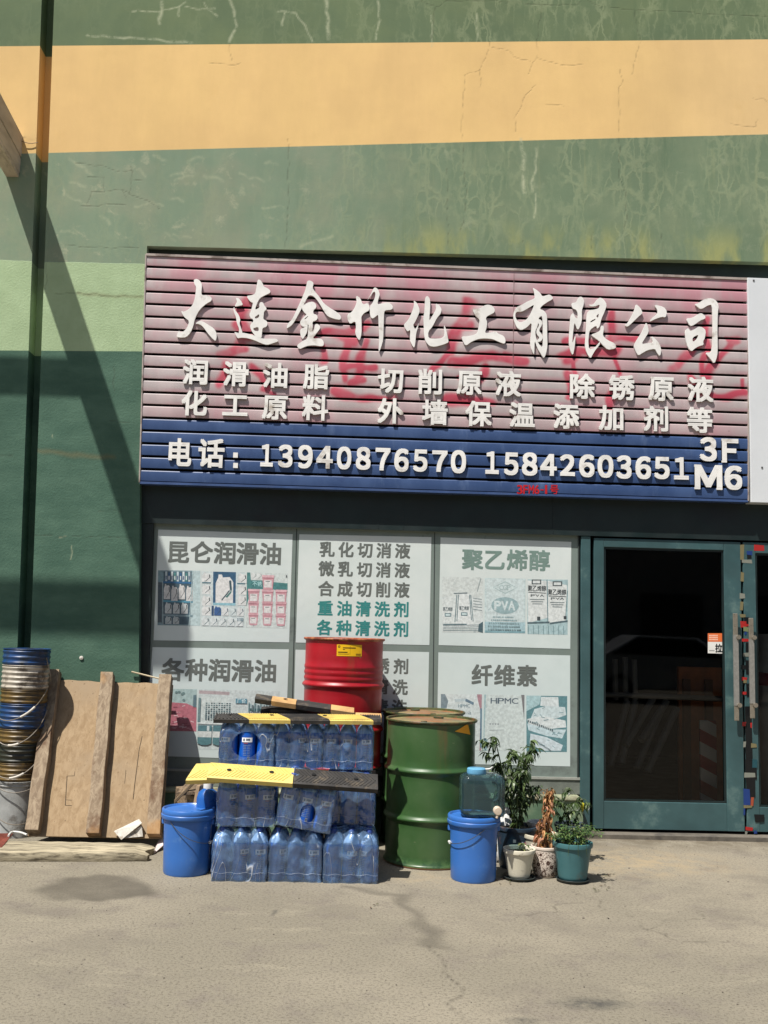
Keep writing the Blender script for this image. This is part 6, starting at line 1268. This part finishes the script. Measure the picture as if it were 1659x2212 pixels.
def leaf(b, p, d, L, wd, droop, cup=.25, roll=0.):
    """pointed leaf from p along d, drooping"""
    d = Vector(d).normalized(); side = d.cross(Vector((0, 0, 1)))
    side = side.normalized() if side.length > .05 else Vector((1, 0, 0)); side = (Matrix.Rotation(roll, 3, d) @ side); q = Vector(p); vs = []; N = 5
    prof = [.12, .8, 1, .75, .38, .02]; dd = d.copy()
    for i in range(N+1):
        up = side.cross(dd).normalized()
        hw = wd*prof[i]*.5; vs += [q-side*hw+up*hw*cup, q.copy(), q+side*hw+up*hw*cup]
        dd = (dd+Vector((0, 0, -droop/N))).normalized(); q = q+dd*(L/N)
    fs = []
    for i in range(N): fs += [(i*3, i*3+1, i*3+4, i*3+3), (i*3+1, i*3+2, i*3+5, i*3+4)]
    b.add(vs, fs)
def chili(o, base, h, n_main, spread, nleaf, L, rg, greens, lean=(0, 0), name='chili'):
    bs, bf = MB(), MB(); tips = []
    for k in range(n_main):
        a = rg.uniform(0, 6.28); r = rg.uniform(.0, .03); p0 = Vector((r*math.cos(a), r*math.sin(a), base))
        hh = h*rg.uniform(.62, 1) if k else h; s = spread*rg.uniform(.3, 1)
        p1 = p0+Vector((lean[0]+s*.35*math.cos(a), lean[1]+s*.35*math.sin(a), hh*.45)); p2 = p1+Vector((lean[0]+s*.5*math.cos(a+.4), s*.5*math.sin(a+.4), hh*.55))
        pts = bez([p0, p1, p2], 7); bs.tube(pts, .0045, 5, .0018); tips.append(pts)
        for j in range(rg.randint(3, 5)):
            i = rg.randint(5, len(pts)-3); q = pts[i]; aa = rg.uniform(0, 6.28); l = spread*rg.uniform(.4, .9); e = q+Vector((l*math.cos(aa), l*math.sin(aa), l*rg.uniform(.25, .9))); bp = bez([q, q.lerp(e, .5)+Vector((0, 0, .01)), e], 4); bs.tube(bp, .002, 4, .001); tips.append(bp)
    for k in range(nleaf):
        T = rg.choice(tips); i = min(len(T)-1, int(len(T)*rg.uniform(.08, 1.0)**.8)); p = T[i]; a = rg.uniform(0, 6.28); c = rg.choice(greens); f = rg.uniform(.8, 1.2); bf.ink = tuple(x*f for x in lin(c))
        l = L*rg.uniform(.55, 1.15); leaf(bf, p, (math.cos(a), math.sin(a), rg.uniform(-.5, .6)), l, l*rg.uniform(.26, .38), rg.uniform(.9, 3.0), rg.uniform(.1, .5), rg.uniform(-.5, .5))
    bs.build('stem', STEM, o, 60, local=True); bf.build('foliage', LEAF, o, local=True)
GRS = [(54, 72, 42), (68, 86, 50), (42, 58, 36), (88, 104, 64), (60, 76, 38)]
rg = random.Random(11)
TP = potm('teal_pot_plastic', (60, 104, 108)); CP = potm('cream_pot_ceramic', (200, 194, 174), (120, 112, 88)); DBP = M('dark_blue_pot_plastic', (38, 56, 72), .45, .2, 5, .1, 40, .002, dirt=(92, 70, 72), damt=.3, dscale=7)
# tall chili in the big dark pot
o, g, s_ = pot('potted_chili_plant', 'tall leafy chili plant in a dark blue tub with torn red labels', 1116, 1800, 0,   .105, .125, at(1116, 1782, -.93).z, DBP, Y=-.93)
o.location.x = bx(1079, 1152, 1786, -.93)
b = MB()
for (a0, z0, a1, z1, c) in [(-1.95, .10, -1.72, .16, (120, 40, 50)), (-1.55, .09, -1.1, .12, (138, 44, 48)), (-1.3, .15, -1.02, .195, (176, 110, 122)), (-1.9, .17, -1.75, .215, (170, 160, 160)), (-1.5, .17, -1.36, .18, (150, 160, 170)), (-1.25, .115, -.95, .125, (170, 60, 62)), (-2.1, .03, -1.2, .075, (22, 26, 32))]:
    b.ink = lin(c); zc = (z0+z1)/2; patch(b, (a0, z0, a1, z1), .105+.020*zc/.3, .0035, 6)
b.build('torn_label', INK, o, local=True)
chili(o, s_, .57, 8, .165, 700, .074, rg, GRS)
# small chili with one yellow pepper, at the back
o2, g, s2 = pot('potted_chili_plant', 'small chili plant with a single yellow pepper in a dark grey pot near the door', 1232, 1780, 0, .075, .098, .235, M('slate_pot_plastic', (54, 66, 74), .5, .15, 5), Y=-.72)
chili(o2, s2, .26, 4, .15, 230, .058, random.Random(5), GRS)
b = MB(); P = at(1283*.2532*K+1300*K, (2000+985*.2532)*K, -.78)-o2.location
b.lathe([(0, .026), (.006, .026), (.012, .020), (.013, .008), (.009, -.012), (.004, -.028), (0, -.034)], 14, P); b.build('pepper', M('yellow_pepper', (186, 178, 40), .3, .12, 20), o2, 60, local=True)
b = MB(); b.tube(bez([Vector((.0, 0, s2+.10)), Vector((P.x*.6, P.y*.6, P.z+.05)), P+Vector((-.006, 0, .048)), P+Vector((0, 0, .024))], 6), .002, 5)
bf = MB()
for k in range(14): a = rg.uniform(0, 6.28); bf.ink = lin(rg.choice(GRS)); leaf(bf, P+Vector((rg.uniform(-.03, .02), rg.uniform(-.02, .02), rg.uniform(.02, .06))), (math.cos(a), math.sin(a), 0), .05, .016, 1.6)
b.build('fruit_stem', STEM, o2, 60, local=True); bf.build('foliage', LEAF, o2, local=True)
# white pot at the back, cream bowl, cream pot, patterned pot, teal pot
o3, g, s3_ = pot('white_pot', 'white pot of dry soil standing behind the wilted plant', 1165, 1780, 0, .055, .072, at(1165, 1774, -.86).z, potm('white_pot_ceramic', (206, 204, 198)), Y=-.86)
b = MB()
for k in range(3): b.add([Vector((rg.uniform(-.06, .06), rg.uniform(-.04, .04), s3_+.02)) for _ in range(4)], [(0, 1, 2, 3)])
o4, g, s4 = pot('cream_pot', 'wide empty cream bowl pot behind the patterned pot', 1168, 1850, 0, .07, .108, at(1168, 1800, -1.02).z, CP, Y=-1.02)
o4.location.x = bx(1132, 1206, 1803, -1.02)
o5, g, s5 = pot('cream_pot', 'cream pot with dark specks and a small sprouting plant on a dark saucer', 1126, 1906, 0, .064, .092, .180, M('speckled_cream_ceramic', (204, 198, 178), .5, .08, 5, .1, 50, .002, dirt=(70, 62, 50), damt=.12, dscale=26), saucer=.100)
bf, bs = MB(), MB(); rq = random.Random(2)
for k in range(16):
    a = rq.uniform(0, 6.28); p = Vector((.04*rq.random()*math.cos(a), .04*math.sin(a)*rq.random(), s5)); q = p+Vector((rq.uniform(-.03, .04), rq.uniform(-.03, .03), rq.uniform(.015, .06))); bs.tube([p, q], .0016, 4); bf.ink = lin(rq.choice(GRS+[(112, 116, 70), (120, 96, 62)])); leaf(bf, q, (math.cos(a), math.sin(a), .2), rq.uniform(.025, .045), .016, 1.0)
bs.build('stem', STEM, o5, 60, local=True); bf.build('foliage', LEAF, o5, local=True)
def pattern_mat():
    t = NT('brown_floral_glaze'); v = t.obj(); s = t.sep(v); ang = t.math('ARCTAN2', s[1], s[0])
    cb = t.new('ShaderNodeCombineXYZ'); t.put(cb.inputs[0], t.math('MULTIPLY', ang, .085)); t.put(cb.inputs[1], s[2]); uv = cb.outputs[0]
    wv = t.mix(.035, uv, t.noise(24, 2, .5, uv, True), 'LINEAR_LIGHT')
    e = t.rng(t.voro(70, wv, 'DISTANCE_TO_EDGE'), .05, .10, 1, 0); d = t.rng(t.voro(120, wv), .22, .30, 1, 0); dd = t.rng(t.voro(24, uv), .36, .42, 1, 0); ring = t.math('MULTIPLY', dd, t.rng(t.voro(24, uv), .22, .28))
    f = t.math('MAXIMUM', t.math('MULTIPLY', e, t.rng(t.noise(50, 2, .5, uv), .42, .5)), t.math('MAXIMUM', t.math('MULTIPLY', d, .9), ring))
    f = t.math('MULTIPLY', f, t.rng(s[2], .158, .152)); f = t.math('MULTIPLY', f, t.rng(s[2], .004, .010))
    return t.fin(t.bsdf(t.mix(f, lin((204, 192, 180)), lin((66, 44, 38))), .3, None, 0, .5))
o6, g, s6 = pot('patterned_pot', 'small pot with a brown floral pattern holding a dried brown plant', 1182, 1898, 0, .066, .084, .182, pattern_mat(), bulge=.008, lip=.008)
bs, bf = MB(), MB(); rq = random.Random(8)
stem = bez([Vector((-.01, 0, s6)), Vector((.0, .01, s6+.12)), Vector((.015, .01, s6+.24)), Vector((.03, .02, s6+.34))], 8); bs.tube(stem, .004, 5, .0015)
for k in range(260):
    t_ = rq.uniform(.02, 1)**.9; p = stem[min(len(stem)-1, int(t_*len(stem)))]; a = rq.uniform(0, 6.28); bf.ink = lin(rq.choice([(170, 124, 82), (146, 102, 66), (190, 144, 100), (116, 80, 54), (196, 142, 114)])); L_ = rq.uniform(.03, .062)*(1.25-.55*t_)
    leaf(bf, p+Vector((rq.uniform(-.035, .035)*(1.25-t_), rq.uniform(-.03, .03)*(1.2-t_), rq.uniform(-.01, .02))), (math.cos(a), math.sin(a), rq.uniform(-.2, .5)), L_, L_*.36, rq.uniform(2.2, 4.5), rq.uniform(.5, 1.4), rq.uniform(-1, 1))
for k in range(16):
    p = stem[-1]+Vector((rq.uniform(-.05, .03), rq.uniform(-.02, .02), rq.uniform(-.02, .03))); a = rq.uniform(0, 6.28); bf.ink = lin((130, 100, 66)); leaf(bf, p, (math.cos(a), math.sin(a), .1), .03, .012, 1.5, .8)
bs.build('stem', DSTEM, o6, 60, local=True); bf.build('foliage', DRY, o6, local=True)
o7, g, s7 = pot('teal_pot', 'teal pot with a fine bushy green plant, nearest to the shop door', 1245, 1913, 0, .083, .112, .232, TP, saucer=.100, lip=.014)
bs, bf = MB(), MB(); rq = random.Random(21)
for k in range(46):
    a = rq.uniform(0, 6.28); r = rq.uniform(0, .09); p = Vector((r*math.cos(a), r*math.sin(a), s7)); e = p+Vector((rq.uniform(-.10, .13)+r*math.cos(a)*.5, rq.uniform(-.09, .09), rq.uniform(.03, .125)-.25*max(0, r-.06))); st_ = bez([p, p.lerp(e, .5)+Vector((0, 0, .03)), e], 4); bs.tube(st_, .0013, 4, .0008)
    for j in range(26):
        q = st_[rq.randint(2, len(st_)-1)]; aa = rq.uniform(0, 6.28); bf.ink = lin(rq.choice([(84, 112, 60), (66, 96, 52), (104, 126, 70), (58, 84, 50), (120, 132, 84)])); leaf(bf, q+Vector((rq.uniform(-.012, .012), rq.uniform(-.012, .012), rq.uniform(-.008, .012))), (math.cos(aa), math.sin(aa), rq.uniform(-.4, .7)), rq.uniform(.013, .028), rq.uniform(.006, .011), .6)
for k in range(3):
    a = R(-115+28*k); p = Vector((.108*math.cos(a), .108*math.sin(a), s7+.02)); bs.tube(bez([p, p+Vector((0, -.012, .01)), Vector((.122*math.cos(a), .122*math.sin(a), s7-.04))], 4), .001, 4)
bs.build('stem', STEM, o7, 60, local=True); bf.build('foliage', LEAF, o7, local=True)
wbg = thing('white_bag', 'crumpled white plastic bag lying behind the tall chili plant', 'plastic bag', (at(1095, 1770, -.8).x, -.78, .0))
b = MB(); rq = random.Random(4)
b.lathe([(.04, 0), (.08, .03), (.085, .10), (.07, .2), (.05, .27), (.03, .32), (0, .33)], 20, fn=lambda r, z, a: (r*(1+.18*math.sin(a*5+z*40)+.1*math.sin(a*11-z*60)), z+.012*math.sin(a*3))); b.build('bag', M('white_polythene', (210, 210, 208), .4, .05, 9, .3, 30, .01), wbg, 80, local=True)
gs = thing('loose_grit', 'loose grit and tiny stones scattered over the concrete yard', 'grit', (0, -1.6, 0)); gs['kind'] = 'stuff'
b = MB(); rq = random.Random(9)
for k in range(420):
    x, y = rq.uniform(-2.6, 3.0), -(.2+rq.random()**1.6*3.2); r = rq.uniform(.0012, .0032)*(1 if k % 23 else 1.7)
    b.add([(x+rq.uniform(.6, 1.2)*r*i, y+rq.uniform(.6, 1.2)*r*j, .001+r*kk*rq.uniform(.6, 1)) for kk in (0, 1) for j in (-1, 1) for i in (-1, 1)], [(4, 5, 7, 6), (0, 1, 5, 4), (2, 6, 7, 3), (0, 4, 6, 2), (1, 3, 7, 5)])
b.build('pebble', M('grey_grit', (112, 104, 94), .9, .4, 30, 0), gs)
fl = thing('fallen_leaves', 'few dry fallen leaves on the concrete by the cream pot', 'leaves', gr(1085, 1905)); fl['kind'] = 'stuff'
bf = MB()
for k in range(26):
    px, py = [(1080, 1902), (1092, 1908), (1310, 1890), (1300, 1918), (1085, 1898), (800, 1960), (1290, 1925)][k % 7]; p = gr(px+rq.uniform(-16, 16), py+rq.uniform(-5, 5)); a = rq.uniform(0, 6.28); bf.ink = lin(rq.choice([(84, 62, 40), (60, 48, 36), (70, 76, 44)])); leaf(bf, p+Vector((0, 0, .006)), (math.cos(a), math.sin(a), .05), rq.uniform(.015, .03), .010, .1, .5)
bf.build('leaf', DRY, fl)
# ================================================================ ACROSS THE YARD (seen only mirrored in the door glass)
opp = thing('opposite_building', 'plain grey building across the yard mirrored in the door glass', 'building', (2, -27, 0))
b = MB(); b.box(-22, 26, -39, -27, 0, 11); b.build('wall', M('opposite_render', (150, 146, 138), .8, .15, 1), opp)
for x in range(-18, 26, 4):
    b = MB(); b.box(x, x+2.2, -27.0, -26.96, 1.0, 2.9); b.build('window', M('dark_window', (30, 34, 38), .2), opp)
def vehicle(name, label, cat, x, y, rz, col, prof, W, glassz, wheelx):
    o = thing(name, label, cat, (x, y, 0)); o.rotation_euler.z = rz; m = M(name+'_paint', col, .25, .03, spec=.6)
    b = MB(); b.prism(prof, -W/2, W/2, lambda u, v, w_: Vector((u, -w_, v))); bev(b.build('body', m, o, 30, local=True), .05, 3)
    b = MB(); b.prism(glassz, -W/2-.012, W/2+.012, lambda u, v, w_: Vector((u, -w_, v))); b.build('window', M('car_glass', (18, 20, 24), .08), o, 30, local=True)
    for wx in wheelx:
        for sy in (-1, 1):
            b = MB(); b.xf = lambda v: Vector((wx+v.x, sy*(W/2-.10)+v.z*sy, .32+v.y)); b.lathe([(0, -.1), (.28, -.1), (.32, -.06), (.32, .08), (.28, .115), (.2, .12)], 28); wl = b.build('wheel', M('tyre', (22, 22, 22), .8), o, 40, local=True)
            b.__init__(); b.xf = lambda v: Vector((wx+v.x, sy*(W/2-.10)+v.z*sy, .32+v.y)); b.lathe([(.2, .12), (.18, .09), (.05, .10), (0, .11)], 20); b.build('rim', M('alloy', (150, 152, 154), .3, metal=.8), wl, 40, local=True)
    return o
vehicle('white_van', 'white van parked across the yard, mirrored in the left of the door glass', 'van', 2.3, -14.5, R(90)*0+R(178), (210, 212, 212), [(-2.3, .3), (2.3, .3), (2.35, .9), (2.2, 1.15), (1.5, 1.95), (-2.25, 2.0), (-2.35, 1.0)], 1.75, [(1.95, 1.22), (1.42, 1.82), (-2.0, 1.86), (-2.05, 1.25)], (-1.45, 1.5))
vehicle('grey_car', 'silver grey saloon car parked across the yard, mirrored in the right of the door glass', 'car', 7.2, -14.8, R(4), (170, 174, 178), [(-2.2, .28), (2.2, .28), (2.25, .6), (2.0, .85), (1.0, .98), (.35, 1.42), (-1.0, 1.45), (-1.7, 1.02), (-2.15, .95), (-2.25, .6)], 1.75, [(.85, 1.0), (.28, 1.37), (-.95, 1.4), (-1.5, 1.04)], (-1.35, 1.4))
